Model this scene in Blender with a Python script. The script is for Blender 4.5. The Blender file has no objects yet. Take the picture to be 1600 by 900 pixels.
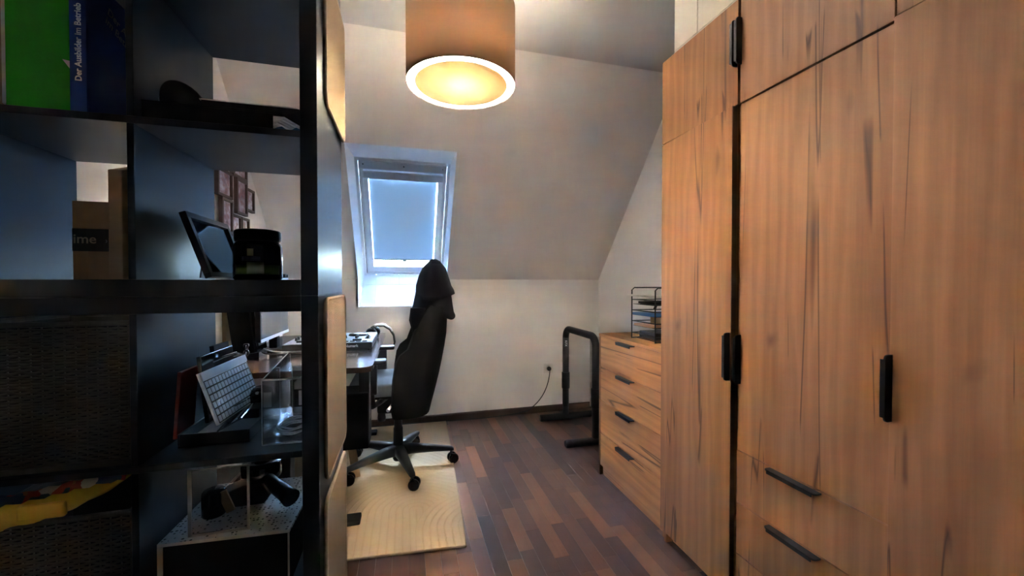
import bpy, bmesh, math, random
from mathutils import Vector, Matrix
random.seed(7)
D, C = bpy.data, bpy.context.scene.collection
SC = bpy.context.scene
PI = math.pi

# ---------------------------------------------------------------- camera, sky, sun, exposure
YAW = math.atan(167 / 625); PITCH = math.radians(-0.8)
cam = D.cameras.new('camera'); cam.sensor_width = 36; cam.lens = 36 * 625 / 1600
cam.clip_start = 0.05
camo = D.objects.new('camera', cam); C.objects.link(camo)
camo.location = (0, 0, 1.15); camo.rotation_euler = (PI / 2 + PITCH, 0, -YAW)
SC.camera = camo

W = D.worlds.new('sky'); SC.world = W; W.use_nodes = True
wn = W.node_tree.nodes; wl = W.node_tree.links
sky = wn.new('ShaderNodeTexSky'); sky.sky_type = 'NISHITA'; sky.sun_disc = False
sky.sun_elevation = math.radians(48); sky.sun_rotation = math.radians(8); sky.air_density = 1.2; sky.dust_density = 2.0
bg = wn['Background']; tint = wn.new('ShaderNodeMix'); tint.data_type = 'RGBA'; tint.blend_type = 'MULTIPLY'; tint.inputs[0].default_value = 1; tint.inputs[7].default_value = (.55, .84, 1.22, 1)
wl.new(sky.outputs[0], tint.inputs[6]); wl.new(tint.outputs[2], bg.inputs[0]); bg.inputs[1].default_value = 13.0

sun = D.lights.new('sun', 'SUN'); sun.energy = 5.0; sun.angle = math.radians(11); sun.color = (.78, .9, 1.0)
suno = D.objects.new('sun', sun); C.objects.link(suno)
_d = Vector((-0.03, -0.545, -0.839))
suno.rotation_euler = _d.to_track_quat('-Z', 'Y').to_euler()

port = D.lights.new('window_portal', 'AREA'); port.shape = 'RECTANGLE'; port.size = .72; port.size_y = 1.1
port.cycles.is_portal = True
porto = D.objects.new('window_portal', port); C.objects.link(porto)

SC.view_settings.view_transform = 'Standard'; SC.view_settings.look = 'None'
SC.view_settings.exposure = 1.1; SC.view_settings.gamma = 1.0
SC.view_settings.use_curve_mapping = False
SC.cycles.max_bounces = 10; SC.cycles.diffuse_bounces = 5; SC.cycles.transparent_max_bounces = 16
SC.cycles.sample_clamp_indirect = 0.0

# ---------------------------------------------------------------- materials
def mat(name, col=(.5, .5, .5), rough=.5, metal=0., spec=.5, emit=None, estr=0., trans=0., alpha=1., coat=0., sheen=0.):
    m = D.materials.new(name); m.use_nodes = True
    b = m.node_tree.nodes['Principled BSDF']
    b.inputs['Base Color'].default_value = (*col, 1); b.inputs['Roughness'].default_value = rough
    b.inputs['Metallic'].default_value = metal; b.inputs['Specular IOR Level'].default_value = spec
    b.inputs['Transmission Weight'].default_value = trans; b.inputs['Alpha'].default_value = alpha
    b.inputs['Coat Weight'].default_value = coat; b.inputs['Sheen Weight'].default_value = sheen
    if emit: b.inputs['Emission Color'].default_value = (*emit, 1); b.inputs['Emission Strength'].default_value = estr
    return m
class NT:
    def __init__(s, m): s.m = m; s.t = m.node_tree; s.b = s.t.nodes.get('Principled BSDF')
    def n(s, typ, **kw):
        nd = s.t.nodes.new('ShaderNode' + typ)
        for k, v in kw.items():
            if k in nd.inputs.keys(): nd.inputs[k].default_value = v
            else: setattr(nd, k, v)
        return nd
    def l(s, a, b): s.t.links.new(a, b)
    def coord(s, scale=(1, 1, 1), src='Object', rot=(0, 0, 0)):
        tc = s.n('TexCoord'); mp = s.n('Mapping'); mp.inputs['Scale'].default_value = scale; mp.inputs['Rotation'].default_value = rot
        s.l(tc.outputs[src], mp.inputs[0]); return mp.outputs[0]
    def noise(s, v, scale, detail=4, rough=.55, dist=0.):
        nd = s.n('TexNoise'); nd.inputs['Scale'].default_value = scale; nd.inputs['Detail'].default_value = detail
        nd.inputs['Roughness'].default_value = rough; nd.inputs['Distortion'].default_value = dist
        s.l(v, nd.inputs['Vector']); return nd.outputs['Fac']
    def ramp(s, f, stops):
        r = s.n('ValToRGB'); e = r.color_ramp.elements
        while len(e) < len(stops): e.new(.5)
        for el, (p, c) in zip(e, stops):
            el.position = p; el.color = (*c, 1) if len(c) == 3 else c
        s.l(f, r.inputs[0]); return r.outputs[0]
    def math(s, op, a, b=0., c=None):
        m = s.n('Math', operation=op)
        for i, x in enumerate((a, b, c)):
            if x is None: continue
            if isinstance(x, (int, float)): m.inputs[i].default_value = x
            else: s.l(x, m.inputs[i])
        return m.outputs[0]
    def mix(s, f, a, b, mode='MIX'):
        m = s.n('Mix', data_type='RGBA', blend_type=mode)
        for i, x in ((0, f), (6, a), (7, b)):
            if isinstance(x, (int, float)): m.inputs[i].default_value = x
            elif isinstance(x, tuple): m.inputs[i].default_value = (*x, 1)
            else: s.l(x, m.inputs[i])
        return m.outputs[2]
    def bump(s, h, strength=.2, dist=.002):
        b = s.n('Bump'); b.inputs['Strength'].default_value = strength; b.inputs['Distance'].default_value = dist
        s.l(h, b.inputs['Height']); s.l(b.outputs[0], s.b.inputs['Normal'])
    def color(s, o): s.l(o, s.b.inputs['Base Color'])

def paint(name, col, nscale=260, bump=.25):
    m = mat(name, col, .85, spec=.25); t = NT(m)
    v = t.coord(); a = t.noise(v, 3.0, 3); t.color(t.mix(a, tuple(c * .96 for c in col), tuple(min(1, c * 1.03) for c in col)))
    t.bump(t.noise(v, nscale, 3), bump, .0015); return m
M = {}
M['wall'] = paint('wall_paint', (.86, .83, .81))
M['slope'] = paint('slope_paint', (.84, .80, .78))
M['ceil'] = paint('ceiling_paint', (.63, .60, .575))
M['lining'] = mat('window_lining', (.84, .86, .87), .5)
M['tile'] = mat('reveal_tile', (.83, .86, .88), .3)
M['winframe'] = mat('window_frame', (.76, .79, .82), .4)
M['winplate'] = mat('window_plate', (.55, .59, .64), .4, metal=.3)
M['black'] = mat('black_plastic', (.012, .012, .014), .42)
M['black_gloss'] = mat('black_gloss', (.008, .008, .01), .14)
M['black_matte'] = mat('black_matte', (.01, .01, .011), .75, spec=.2)
M['black_metal'] = mat('black_powder_metal', (.018, .018, .021), .45)
M['chrome'] = mat('chrome', (.75, .76, .78), .18, metal=1)
M['silver'] = mat('silver_plastic', (.70, .74, .79), .33, metal=.8)
M['white'] = mat('white_plastic', (.8, .79, .76), .4)
M['paper'] = mat('paper', (.78, .76, .72), .8)
M['screw'] = mat('screw', (.12, .13, .15), .4, metal=.7)

def oak(name, axis, tint=1.0):
    """knotty oak foil: grain along axis, cracks and knots"""
    m = mat(name, (.4, .2, .1), .48, spec=.35); t = NT(m)
    def sc(across, along):
        s = [across] * 3; s[axis] = along; return tuple(s)
    v = t.coord(sc(1, .055)); vf = t.coord(sc(1, .018)); vk = t.coord(sc(1, .45)); vm = t.coord(sc(1, .13)); vc = t.coord(sc(1, .035))
    broad = t.noise(v, 8.5, 4, .55, .5)
    base = t.ramp(broad, [(.28, (0.309*tint, 0.128*tint, 0.045*tint)), (.46, (0.428*tint, 0.193*tint, 0.070*tint)), (.60, (0.468*tint, 0.216*tint, 0.081*tint)), (.76, (0.370*tint, 0.155*tint, 0.059*tint))])
    patch = t.noise(vm, 3.2, 2, .5, .8)
    base = t.mix(t.math('MULTIPLY', t.ramp(patch, [(.5, (0, 0, 0)), (.72, (1, 1, 1))]), 0.62), base, (0.279*tint, 0.109*tint, 0.045*tint))
    fine = t.noise(vf, 170., 3, .6)
    base = t.mix(.22, base, t.ramp(fine, [(.3, (.62, .58, .55)), (.62, (1.0, 1.0, 1.0))]), 'MULTIPLY')
    ring = t.n('TexWave', wave_type='BANDS', bands_direction=('X', 'Y', 'Z')[1 if axis == 2 else 2]); ring.inputs['Scale'].default_value = 7.; ring.inputs['Distortion'].default_value = 9.; ring.inputs['Detail'].default_value = 3; ring.inputs['Detail Scale'].default_value = 1.6
    t.l(vm, ring.inputs['Vector'])
    base = t.mix(t.math('MULTIPLY', ring.outputs['Fac'], .34), base, (0.234*tint, 0.094*tint, 0.039*tint))
    # cracks: thin iso-lines of a stretched noise, only in places
    def crk(scale, width, lvl, ms, mt):
        cn = t.noise(vc, scale, 2, .45, .12)
        ln = t.ramp(t.math('ABSOLUTE', t.math('SUBTRACT', cn, lvl)), [(0, (1, 1, 1)), (width, (0, 0, 0))])
        mk = t.ramp(t.noise(vk, ms, 2, .5), [(mt, (0, 0, 0)), (mt + .03, (1, 1, 1))])
        return t.math('MULTIPLY', ln, mk)
    crack = t.math('MAXIMUM', t.math('MAXIMUM', crk(6.5, .008, .5, 3.1, .50), crk(12., .012, .46, 5.2, .53)), crk(9., .010, .55, 4.3, .53))
    vo = t.n('TexVoronoi'); vo.inputs['Scale'].default_value = 5.6; vo.inputs['Randomness'].default_value = 1
    wob = t.n('VectorMath', operation='ADD'); nz = t.n('TexNoise'); nz.inputs['Scale'].default_value = 9
    t.l(vk, nz.inputs['Vector']); sca = t.n('VectorMath', operation='SCALE'); sca.inputs['Scale'].default_value = .12
    t.l(nz.outputs['Color'], sca.inputs[0]); t.l(vk, wob.inputs[0]); t.l(sca.outputs[0], wob.inputs[1]); t.l(wob.outputs[0], vo.inputs['Vector'])
    gate = t.math('GREATER_THAN', t.math('FRACT', t.math('MULTIPLY', vo.outputs['Color'], 7.3)), .55)
    knot = t.math('MULTIPLY', t.ramp(vo.outputs['Distance'], [(.02, (1, 1, 1)), (.13, (0, 0, 0))]), gate)
    base = t.mix(t.math('MULTIPLY', knot, .75), base, (.10, .045, .022))
    base = t.mix(t.math('MULTIPLY', crack, .82), base, (.055, .026, .014))
    t.color(base); t.bump(t.math('SUBTRACT', fine, t.math('MULTIPLY', crack, 1.5)), .12, .001)
    return m
M['oak_v'] = oak('oak_vertical', 2)
M['oak_h'] = oak('oak_horizontal', 1, 1.5)
M['oak_edge'] = mat('oak_edge_band', (.17, .085, .04), .5)

def laminate():
    m = mat('laminate_plank', (.2, .08, .04), .3, spec=.45); t = NT(m)
    oi = t.n('ObjectInfo'); geo = t.n('NewGeometry')
    r = t.math('FRACT', t.math('ADD', oi.outputs['Random'], geo.outputs['Random Per Island']))
    tc = t.n('TexCoord'); off = t.n('CombineXYZ'); k = t.math('MULTIPLY', r, 37.); t.l(k, off.inputs[0]); t.l(k, off.inputs[1])
    ad = t.n('VectorMath', operation='ADD'); t.l(geo.outputs['Position'], ad.inputs[0]); t.l(off.outputs[0], ad.inputs[1])
    mp = t.n('Mapping'); mp.inputs['Scale'].default_value = (1, .035, 1); t.l(ad.outputs[0], mp.inputs[0])
    base = t.ramp(r, [(0., (.045, .021, .018)), (.22, (.086, .040, .031)), (.42, (.135, .060, .042)), (.60, (.068, .033, .029)), (.8, (.165, .075, .047)), (1., (.22, .10, .055))])
    g = t.noise(mp.outputs[0], 75., 4, .6, .25)
    base = t.mix(.38, base, t.ramp(g, [(.3, (.74, .72, .71)), (.5, (1, 1, 1)), (.7, (1.1, 1.09, 1.07))]), 'MULTIPLY')
    t.color(base)
    t.l(t.ramp(g, [(.2, (.28, .28, .28)), (.8, (.32, .32, .32))]), t.b.inputs['Roughness'])
    return m
M['plank'] = laminate()
M['dark_base'] = mat('dark_walnut_trim', (.055, .027, .018), .45)

def blackwood():
    m = mat('black_brown_foil', (.009, .0085, .009), .38, spec=.58); t = NT(m); t.b.inputs['Specular Tint'].default_value = (.72, .88, 1, 1)  # blue specular tint paints a cool window sheen into the foil
    g = t.noise(t.coord((60, 60, 2.2)), 3., 4)
    t.color(t.mix(g, (.0025, .0025, .003), (.006, .0055, .006))); t.bump(g, .1, .0006); return m
M['kallax'] = blackwood()

def sisal():
    m = mat('sisal_weave', (.46, .29, .14), .95, spec=.1); t = NT(m); v = t.coord()
    w = t.n('TexWave', wave_type='BANDS', bands_direction='Z'); w.inputs['Scale'].default_value = 95; w.inputs['Distortion'].default_value = 2.5; w.inputs['Detail'].default_value = 2
    t.l(v, w.inputs['Vector']); nz = t.noise(v, 190, 3)
    f = t.math('MULTIPLY', w.outputs['Fac'], nz)
    t.color(t.mix(f, (.22, .158, .092), (.31, .225, .138))); t.bump(t.math('ADD', w.outputs['Fac'], nz), .5, .0025); return m
M['sisal'] = sisal()
M['sisal_edge'] = mat('sisal_binding', (.36, .27, .175), .9)

def rugmat():
    m = mat('rug_pile', (.62, .47, .30), .95, spec=.1); t = NT(m); v = t.coord()
    sx = t.n('SeparateXYZ'); t.l(v, sx.inputs[0]); x, y = sx.outputs[0], sx.outputs[1]
    # overlapping tall arches: half-circle crowns over straight shanks, ribbed
    def arch(cx, cy):
        dx = t.math('SUBTRACT', x, cx); dy = t.math('MAXIMUM', t.math('SUBTRACT', y, cy), 0.)
        return t.math('SQRT', t.math('ADD', t.math('MULTIPLY', dx, dx), t.math('MULTIPLY', dy, dy)))
    d1 = arch(.40, .30); d2 = arch(.72, .10); d3 = arch(.10, .55)
    pick = t.math('LESS_THAN', d2, .33); pick1 = t.math('LESS_THAN', d1, .44)
    d = t.math('ADD', t.math('MULTIPLY', pick, d2), t.math('MULTIPLY', t.math('SUBTRACT', 1., pick), t.math('ADD', t.math('MULTIPLY', pick1, d1), t.math('MULTIPLY', t.math('SUBTRACT', 1., pick1), d3))))
    rib = t.math('ABSOLUTE', t.math('SINE', t.math('MULTIPLY', d, 95.)))
    line = t.math('POWER', t.math('SUBTRACT', 1., rib), 3.)
    nz = t.noise(v, 420, 3)
    base = t.mix(nz, (.44, .33, .215), (.52, .40, .27))
    t.color(t.mix(t.math('MULTIPLY', line, .35), base, (.40, .29, .18))); t.bump(t.math('ADD', t.math('MULTIPLY', line, -.8), t.math('MULTIPLY', nz, .6)), .5, .004); return m
M['rug'] = rugmat()

def cloth(name, c1, c2, scale=300, bump=.4, sheen=.15):
    m = mat(name, c1, .92, spec=.12, sheen=sheen); t = NT(m); v = t.coord(); nz = t.noise(v, scale, 3)
    t.color(t.mix(nz, c1, c2)); t.bump(nz, bump, .002); return m
M['coat'] = cloth('black_fleece', (.006, .006, .009), (.011, .010, .015), 300, .4, .04)
M['chair_fabric'] = cloth('charcoal_mesh_fabric', (.007, .007, .008), (.013, .0125, .014), 420, .4, .03)
M['seat_fabric'] = cloth('window_lit_seat_fabric', (.14, .155, .18), (.20, .215, .245), 420)  # pale blue-grey paints the window light onto the seat
M['yellow'] = cloth('yellow_fleece', (.60, .37, .025), (.70, .45, .04), 90)
M['brown_card'] = cloth('brown_cardboard', (.38, .225, .13), (.44, .27, .16), 40, .1, 0)
M['tan_card'] = cloth('tan_cardboard', (.42, .27, .15), (.48, .32, .19), 40, .1, 0)
M['green'] = cloth('green_card', (.035, .46, .025), (.045, .52, .03), 200, .15, 0)
M['blue'] = mat('blue_cover', (.016, .05, .25), .55, spec=.25)
M['red'] = mat('red_cover', (.36, .03, .015), .4)
M['white_ink'] = mat('white_print', (.75, .77, .8), .6)
M['grey_ink'] = mat('grey_print', (.22, .25, .32), .6)
M['dark_tape'] = mat('dark_tape', (.012, .014, .016), .45)
M['tape_ink'] = mat('tape_print', (.33, .27, .2), .6)
M['blue_plastic'] = mat('blue_sleeve', (.12, .2, .36), .2)
M['green_label'] = mat('green_band', (.075, .13, .012), .4)
M['pale_label'] = mat('pale_label', (.26, .28, .14), .5)
M['glass'] = None
def clear(name, tint, reflect, rough=.04, dif=0.):
    m = D.materials.new(name); m.use_nodes = True; t = NT(m); nt = m.node_tree
    nt.nodes.remove(nt.nodes['Principled BSDF']); out = nt.nodes['Material Output']
    tr = t.n('BsdfTransparent'); tr.inputs[0].default_value = (*tint, 1)
    gl = t.n('BsdfGlossy'); gl.inputs['Roughness'].default_value = rough
    fr = t.n('Fresnel'); fr.inputs[0].default_value = 1.45
    ms = t.n('MixShader'); t.l(t.math('MULTIPLY', fr.outputs[0], reflect), ms.inputs[0]); t.l(tr.outputs[0], ms.inputs[1]); t.l(gl.outputs[0], ms.inputs[2])
    o = ms.outputs[0]
    if dif:
        df = t.n('BsdfDiffuse'); df.inputs[0].default_value = (.8, .82, .85, 1); m2 = t.n('MixShader'); m2.inputs[0].default_value = dif
        t.l(o, m2.inputs[1]); t.l(df.outputs[0], m2.inputs[2]); o = m2.outputs[0]
    t.l(o, out.inputs[0]); return m
M['glass'] = clear('window_glass', (.96, .98, 1), 1.0)
M['acrylic'] = clear('clear_acrylic', (.97, .975, .98), .9, .04, .003)
M['acrylic_edge'] = clear('acrylic_edge', (.7, .75, .8), 1.0, .15, .75)
M['acrylic_edge_warm'] = mat('acrylic_edge_frosted', (.55, .50, .42), .4)
def translucent(name, col, tcol, f):
    m = D.materials.new(name); m.use_nodes = True; t = NT(m); nt = m.node_tree
    nt.nodes.remove(nt.nodes['Principled BSDF'])
    a = t.n('BsdfDiffuse'); a.inputs[0].default_value = (*col, 1); b = t.n('BsdfTranslucent'); b.inputs[0].default_value = (*tcol, 1)
    ms = t.n('MixShader'); ms.inputs[0].default_value = f; t.l(a.outputs[0], ms.inputs[1]); t.l(b.outputs[0], ms.inputs[2]); t.l(ms.outputs[0], nt.nodes['Material Output'].inputs[0]); return m
M['blind'] = translucent('blind_fabric', (.36, .42, .50), (.36, .40, .39), .118)
M['shade'] = translucent('taupe_shade', (.20, .135, .10), (.40, .325, .265), .24)
M['shade_lining'] = translucent('shade_lining', (.9, .87, .80), (.75, .62, .5), .30)
M['diffuser'] = translucent('lamp_diffuser', (.62, .52, .36), (.84, .74, .50), .05)
M['diffuser_rim'] = translucent('lamp_rim', (.9, .88, .84), (.97, .93, .86), .85)
M['bulb'] = mat('bulb_glass', (1, .9, .7), .4, emit=(1, .955, .90), estr=6400)
M['screen'] = mat('monitor_screen', (.055, .065, .08), .22, spec=.7)
M['grey_print'] = mat('picture_glass_reflection', (.22, .25, .29), .5)  # lightened grey paints the reflection in the glass onto the picture
M['desk_top'] = None
def desktop():
    m = mat('dark_desk_top', (.1, .05, .035), .15, spec=.9); t = NT(m)
    g = t.noise(t.coord((30, 1.6, 30)), 2.5, 5, .6, .5); t.color(t.mix(g, (.055, .030, .022), (.14, .075, .05))); return m
M['desk_top'] = desktop()
def photo():
    m = mat('photo_print', (.4, .35, .4), .3); t = NT(m); oi = t.n('ObjectInfo'); tc = t.n('TexCoord')
    ad = t.n('VectorMath', operation='ADD'); t.l(tc.outputs['Object'], ad.inputs[0])
    cx = t.n('CombineXYZ'); t.l(t.math('MULTIPLY', oi.outputs['Random'], 9.), cx.inputs[2]); t.l(cx.outputs[0], ad.inputs[1])
    n1 = t.noise(ad.outputs[0], 16, 3); n2 = t.noise(ad.outputs[0], 34, 2)
    a = t.ramp(n1, [(.3, (.10, .05, .07)), (.45, (.45, .35, .42)), (.58, (.62, .62, .72)), (.7, (.75, .72, .75))])
    t.color(t.mix(t.ramp(n2, [(.45, (0, 0, 0)), (.6, (.8, .8, .8))]), a, (.32, .14, .14))); return m
M['photo'] = photo()
M['frame_brown'] = mat('brown_frame', (.075, .04, .032), .4)
def dotted():
    m = mat('perforated_white', (.62, .60, .57), .45); t = NT(m)
    v = t.coord(); sx = t.n('SeparateXYZ'); t.l(v, sx.inputs[0])
    vo = t.n('TexVoronoi'); vo.inputs['Scale'].default_value = 95; vo.inputs['Randomness'].default_value = .35; t.l(v, vo.inputs['Vector'])
    t.color(t.mix(t.math('LESS_THAN', vo.outputs['Distance'], .34), (.62, .60, .57), (.03, .03, .03))); return m
M['dotted'] = dotted()
def wicker():
    m = mat('dark_wicker', (.03, .026, .02), .6); t = NT(m); n = t.noise(t.coord((12, 12, 160)), 1.5, 3)
    t.color(t.mix(n, (.020, .019, .014), (.085, .078, .055))); return m
M['wicker'] = wicker()
def patch():
    m = mat('patchwork_cloth', (.4, .1, .06), .9); t = NT(m)
    vo = t.n('TexVoronoi', distance='MANHATTAN'); vo.inputs['Scale'].default_value = 34; t.l(t.coord(), vo.inputs['Vector'])
    s = t.n('SeparateColor'); t.l(vo.outputs['Color'], s.inputs[0])
    r = t.ramp(s.outputs[0], [(0, (.42, .05, .02)), (.3, (.05, .07, .10)), (.5, (.55, .42, .30)), (.7, (.45, .12, .03)), (.85, (.03, .05, .08))])
    t.t.nodes[-1].color_ramp.interpolation = 'CONSTANT'; t.color(r); return m
M['patch'] = patch()
M['whiteboard'] = mat('cream_foam_board', (.72, .66, .55), .6)
M['clear_cable'] = mat('clear_cable', (.75, .78, .82), .15, trans=.3)
M['socket'] = mat('socket_white', (.78, .76, .72), .35)
M['key'] = mat('key_cap', (.62, .68, .76), .38, metal=.7)
M['mixer_top'] = mat('mixer_panel', (.33, .36, .40), .35, metal=.3)
M['folder_blue'] = mat('folder_blue', (.05, .16, .42), .5)
M['orange_paper'] = mat('orange_print', (.62, .32, .18), .7)
M['grey_mesh'] = mat('grey_wire', (.03, .03, .033), .45, metal=.4)
M['pale_casing'] = mat('pale_casing', (.66, .60, .52), .7)
M['vinyl'] = mat('desk_mat', (.04, .046, .056), .2, spec=.8)
M['cable_grey'] = mat('grey_cable', (.3, .32, .35), .4)

# ---------------------------------------------------------------- mesh helpers
ORI = {}
class MB:
    def __init__(s): s.bm = bmesh.new(); s.mats = []
    def _mi(s, m, faces):
        if m is None: return
        if m not in s.mats: s.mats.append(m)
        i = s.mats.index(m)
        for f in faces: f.material_index = i
    def box(s, x0, x1, y0, y1, z0, z1, bev=0, seg=2, mi=None):
        t = bmesh.new(); bmesh.ops.create_cube(t, size=1)
        bmesh.ops.scale(t, vec=(x1 - x0, y1 - y0, z1 - z0), verts=t.verts)
        bmesh.ops.translate(t, vec=((x0 + x1) / 2, (y0 + y1) / 2, (z0 + z1) / 2), verts=t.verts)
        if bev: bmesh.ops.bevel(t, geom=t.edges[:], offset=bev, segments=seg, profile=.6, affect='EDGES')
        return s.take(t, mi)
    def take(s, t, mi=None, mtx=None):
        if mtx is not None: bmesh.ops.transform(t, matrix=mtx, verts=t.verts)
        vm = {v: s.bm.verts.new(v.co) for v in t.verts}; fs = []
        for f in t.faces:
            try:
                nf = s.bm.faces.new([vm[v] for v in f.verts]); nf.smooth = f.smooth; fs.append(nf)
            except ValueError: pass
        t.free(); s._mi(mi, fs); return s
    def obox(s, c, ax, ay, az, hx, hy, hz, bev=0, mi=None):
        """box with its own axes: centre, three unit axes, half sizes"""
        t = bmesh.new(); bmesh.ops.create_cube(t, size=2)
        bmesh.ops.scale(t, vec=(hx, hy, hz), verts=t.verts)
        if bev: bmesh.ops.bevel(t, geom=t.edges[:], offset=bev, segments=2, profile=.6, affect='EDGES')
        m = Matrix((Vector(ax).to_4d(), Vector(ay).to_4d(), Vector(az).to_4d(), Vector((0, 0, 0, 1)))).transposed()
        for i in range(3): m[3][i] = 0
        m.translation = Vector(c)
        return s.take(t, mi, m)
    def prism(s, poly, axis, a, b, mi=None, bev=0):
        """extrude a closed polygon (2-D in the two other axes, in xyz order) along axis from a to b"""
        def p3(p, v):
            p = list(p); p.insert(axis, v); return p
        t = bmesh.new(); A = [t.verts.new(p3(p, a)) for p in poly]; B = [t.verts.new(p3(p, b)) for p in poly]; n = len(poly)
        t.faces.new(A); t.faces.new(B[::-1])
        for i in range(n): t.faces.new([A[i], B[i], B[(i + 1) % n], A[(i + 1) % n]])
        bmesh.ops.recalc_face_normals(t, faces=t.faces)
        if bev: bmesh.ops.bevel(t, geom=t.edges[:], offset=bev, segments=2, profile=.6, affect='EDGES')
        return s.take(t, mi)
    def tube(s, pts, r, n=10, mi=None, closed=False, sq=1.0):
        pts = [Vector(p) for p in pts]; t = bmesh.new(); rings = []; N = len(pts)
        up = None
        for i, p in enumerate(pts):
            a = pts[(i - 1) % N] if closed or i else p; b = pts[(i + 1) % N] if closed or i < N - 1 else p
            d = (b - a).normalized()
            if up is None: up = d.orthogonal().normalized()
            up = (up - d * up.dot(d)).normalized(); q = d.cross(up)
            rr = r[i] if isinstance(r, (list, tuple)) else r
            rings.append([t.verts.new(p + up * math.cos(k * 2 * PI / n) * rr + q * math.sin(k * 2 * PI / n) * rr * sq) for k in range(n)])
        for i in range(N if closed else N - 1):
            A, B = rings[i], rings[(i + 1) % N]
            for k in range(n):
                f = t.faces.new([A[k], A[(k + 1) % n], B[(k + 1) % n], B[k]]); f.smooth = True
        if not closed: t.faces.new(rings[0][::-1]); t.faces.new(rings[-1])
        bmesh.ops.recalc_face_normals(t, faces=t.faces)
        return s.take(t, mi)
    def lathe(s, prof, c=(0, 0, 0), n=28, mi=None, axis=2, smooth=True):
        """profile of (radius, height) turned about axis through c; radius 0 closes the end"""
        t = bmesh.new(); rings = []
        for r, h in prof:
            if r < 1e-6:
                rings.append([t.verts.new((0, 0, h))])
            else: rings.append([t.verts.new((r * math.cos(k * 2 * PI / n), r * math.sin(k * 2 * PI / n), h)) for k in range(n)])
        for A, B in zip(rings, rings[1:]):
            for k in range(n):
                j = (k + 1) % n
                if len(A) == 1 and len(B) == 1: continue
                f = [A[0], B[j], B[k]] if len(A) == 1 else [A[k], A[j], B[0]] if len(B) == 1 else [A[k], A[j], B[j], B[k]]
                t.faces.new(f).smooth = smooth
        bmesh.ops.recalc_face_normals(t, faces=t.faces)
        m = Matrix.Translation(c)
        if axis == 0: m = m @ Matrix.Rotation(PI / 2, 4, 'Y')
        if axis == 1: m = m @ Matrix.Rotation(-PI / 2, 4, 'X')
        return s.take(t, mi, m)
    def grid(s, rows, close=False, thick=0., mi=None, caps=False):
        """rows of points joined into a smooth surface; thick gives it a second skin"""
        t = bmesh.new(); V = [[t.verts.new(p) for p in r] for r in rows]
        for a, b in zip(V, V[1:]):
            n = len(a)
            for k in range(n if close else n - 1):
                f = t.faces.new([a[k], a[(k + 1) % n], b[(k + 1) % n], b[k]]); f.smooth = True
        if caps: t.faces.new(V[0][::-1]); t.faces.new(V[-1])
        bmesh.ops.recalc_face_normals(t, faces=t.faces)
        if thick: bmesh.ops.solidify(t, geom=t.faces[:], thickness=thick)
        for f in t.faces: f.smooth = True
        return s.take(t, mi)
    def build(s, name, material=None, parent=None, world=True, smooth=False):
        me = D.meshes.new(name)
        if world and parent is not None:
            bmesh.ops.translate(s.bm, vec=-ORI[parent.name], verts=s.bm.verts)
        s.bm.to_mesh(me); s.bm.free()
        if s.mats:
            for m in s.mats: me.materials.append(m)
        else: me.materials.append(material)
        o = D.objects.new(name, me); C.objects.link(o)
        if parent is not None: o.parent = parent; ORI[o.name] = ORI[parent.name].copy()
        else: ORI[o.name] = Vector((0, 0, 0))
        if smooth:
            for p in me.polygons: p.use_smooth = True
        return o
def tag(o, label=None, cat=None, group=None, kind=None):
    if label: o['label'] = label
    if cat: o['category'] = cat
    if group: o['group'] = group
    if kind: o['kind'] = kind
    return o
def thing(name, label, cat, loc, rotz=0, group=None):
    o = D.objects.new(name, None); C.objects.link(o); o.location = loc; o.rotation_euler = (0, 0, rotz)
    o.empty_display_size = .05; ORI[o.name] = Vector(loc); return tag(o, label, cat, group)
def struct(mb, name, m, label=None):
    o = mb.build(name, m); o['kind'] = 'structure'
    if label: o['label'] = label
    return o
def copy_tree(o, parent=None):
    c = o.copy(); C.objects.link(c)
    if parent: c.parent = parent
    for ch in list(o.children): copy_tree(ch, c)
    return c
def lettering(text, size, m, parent, mtx, name='lettering', align='LEFT', bold=0.):
    cu = D.curves.new(name, 'FONT'); cu.body = text; cu.size = size; cu.extrude = .0002; cu.align_x = align; cu.offset = bold; cu.resolution_u = 3
    tmp = D.objects.new('tmp_text', cu); C.objects.link(tmp)
    dg = bpy.context.evaluated_depsgraph_get(); me = D.meshes.new_from_object(tmp.evaluated_get(dg)); D.objects.remove(tmp)
    me.transform(Matrix.Translation(-ORI[parent.name]) @ mtx); me.materials.clear(); me.materials.append(m)
    o = D.objects.new(name, me); C.objects.link(o); o.parent = parent; ORI[o.name] = ORI[parent.name].copy(); return o
def frame_m(o, x, y):
    x = Vector(x).normalized(); y = Vector(y).normalized(); z = x.cross(y)
    m = Matrix.Identity(4)
    for i in range(3): m[i][0], m[i][1], m[i][2], m[i][3] = x[i], y[i], z[i], o[i]
    return m
def arc(cx, cy, r, a0, a1, n): return [(cx + r * math.cos(math.radians(a0 + (a1 - a0) * i / n)), cy + r * math.sin(math.radians(a0 + (a1 - a0) * i / n))) for i in range(n + 1)]
def bez(p0, p1, p2, p3, n=12):
    p0, p1, p2, p3 = map(Vector, (p0, p1, p2, p3)); o = []
    for i in range(n + 1):
        t = i / n; o.append(p0 * (1 - t) ** 3 + p1 * 3 * t * (1 - t) ** 2 + p2 * 3 * t * t * (1 - t) + p3 * t ** 3)
    return o

# ---------------------------------------------------------------- the room
YB, XR, ZC, ZK, SL = 3.353, 1.72, 2.49, 1.175, 1.178          # back wall, right wall, ceiling, knee height, slope dz/dy
YF = -0.95
xl = lambda y: -.893 + .0443 * (y - YB)                         # the left wall stands slightly askew
ysl = lambda z: YB - (z - ZK) / SL
WX0, WX1, WZ0, WZ1 = -.358, .333, .957, 2.008                   # window opening

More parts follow.
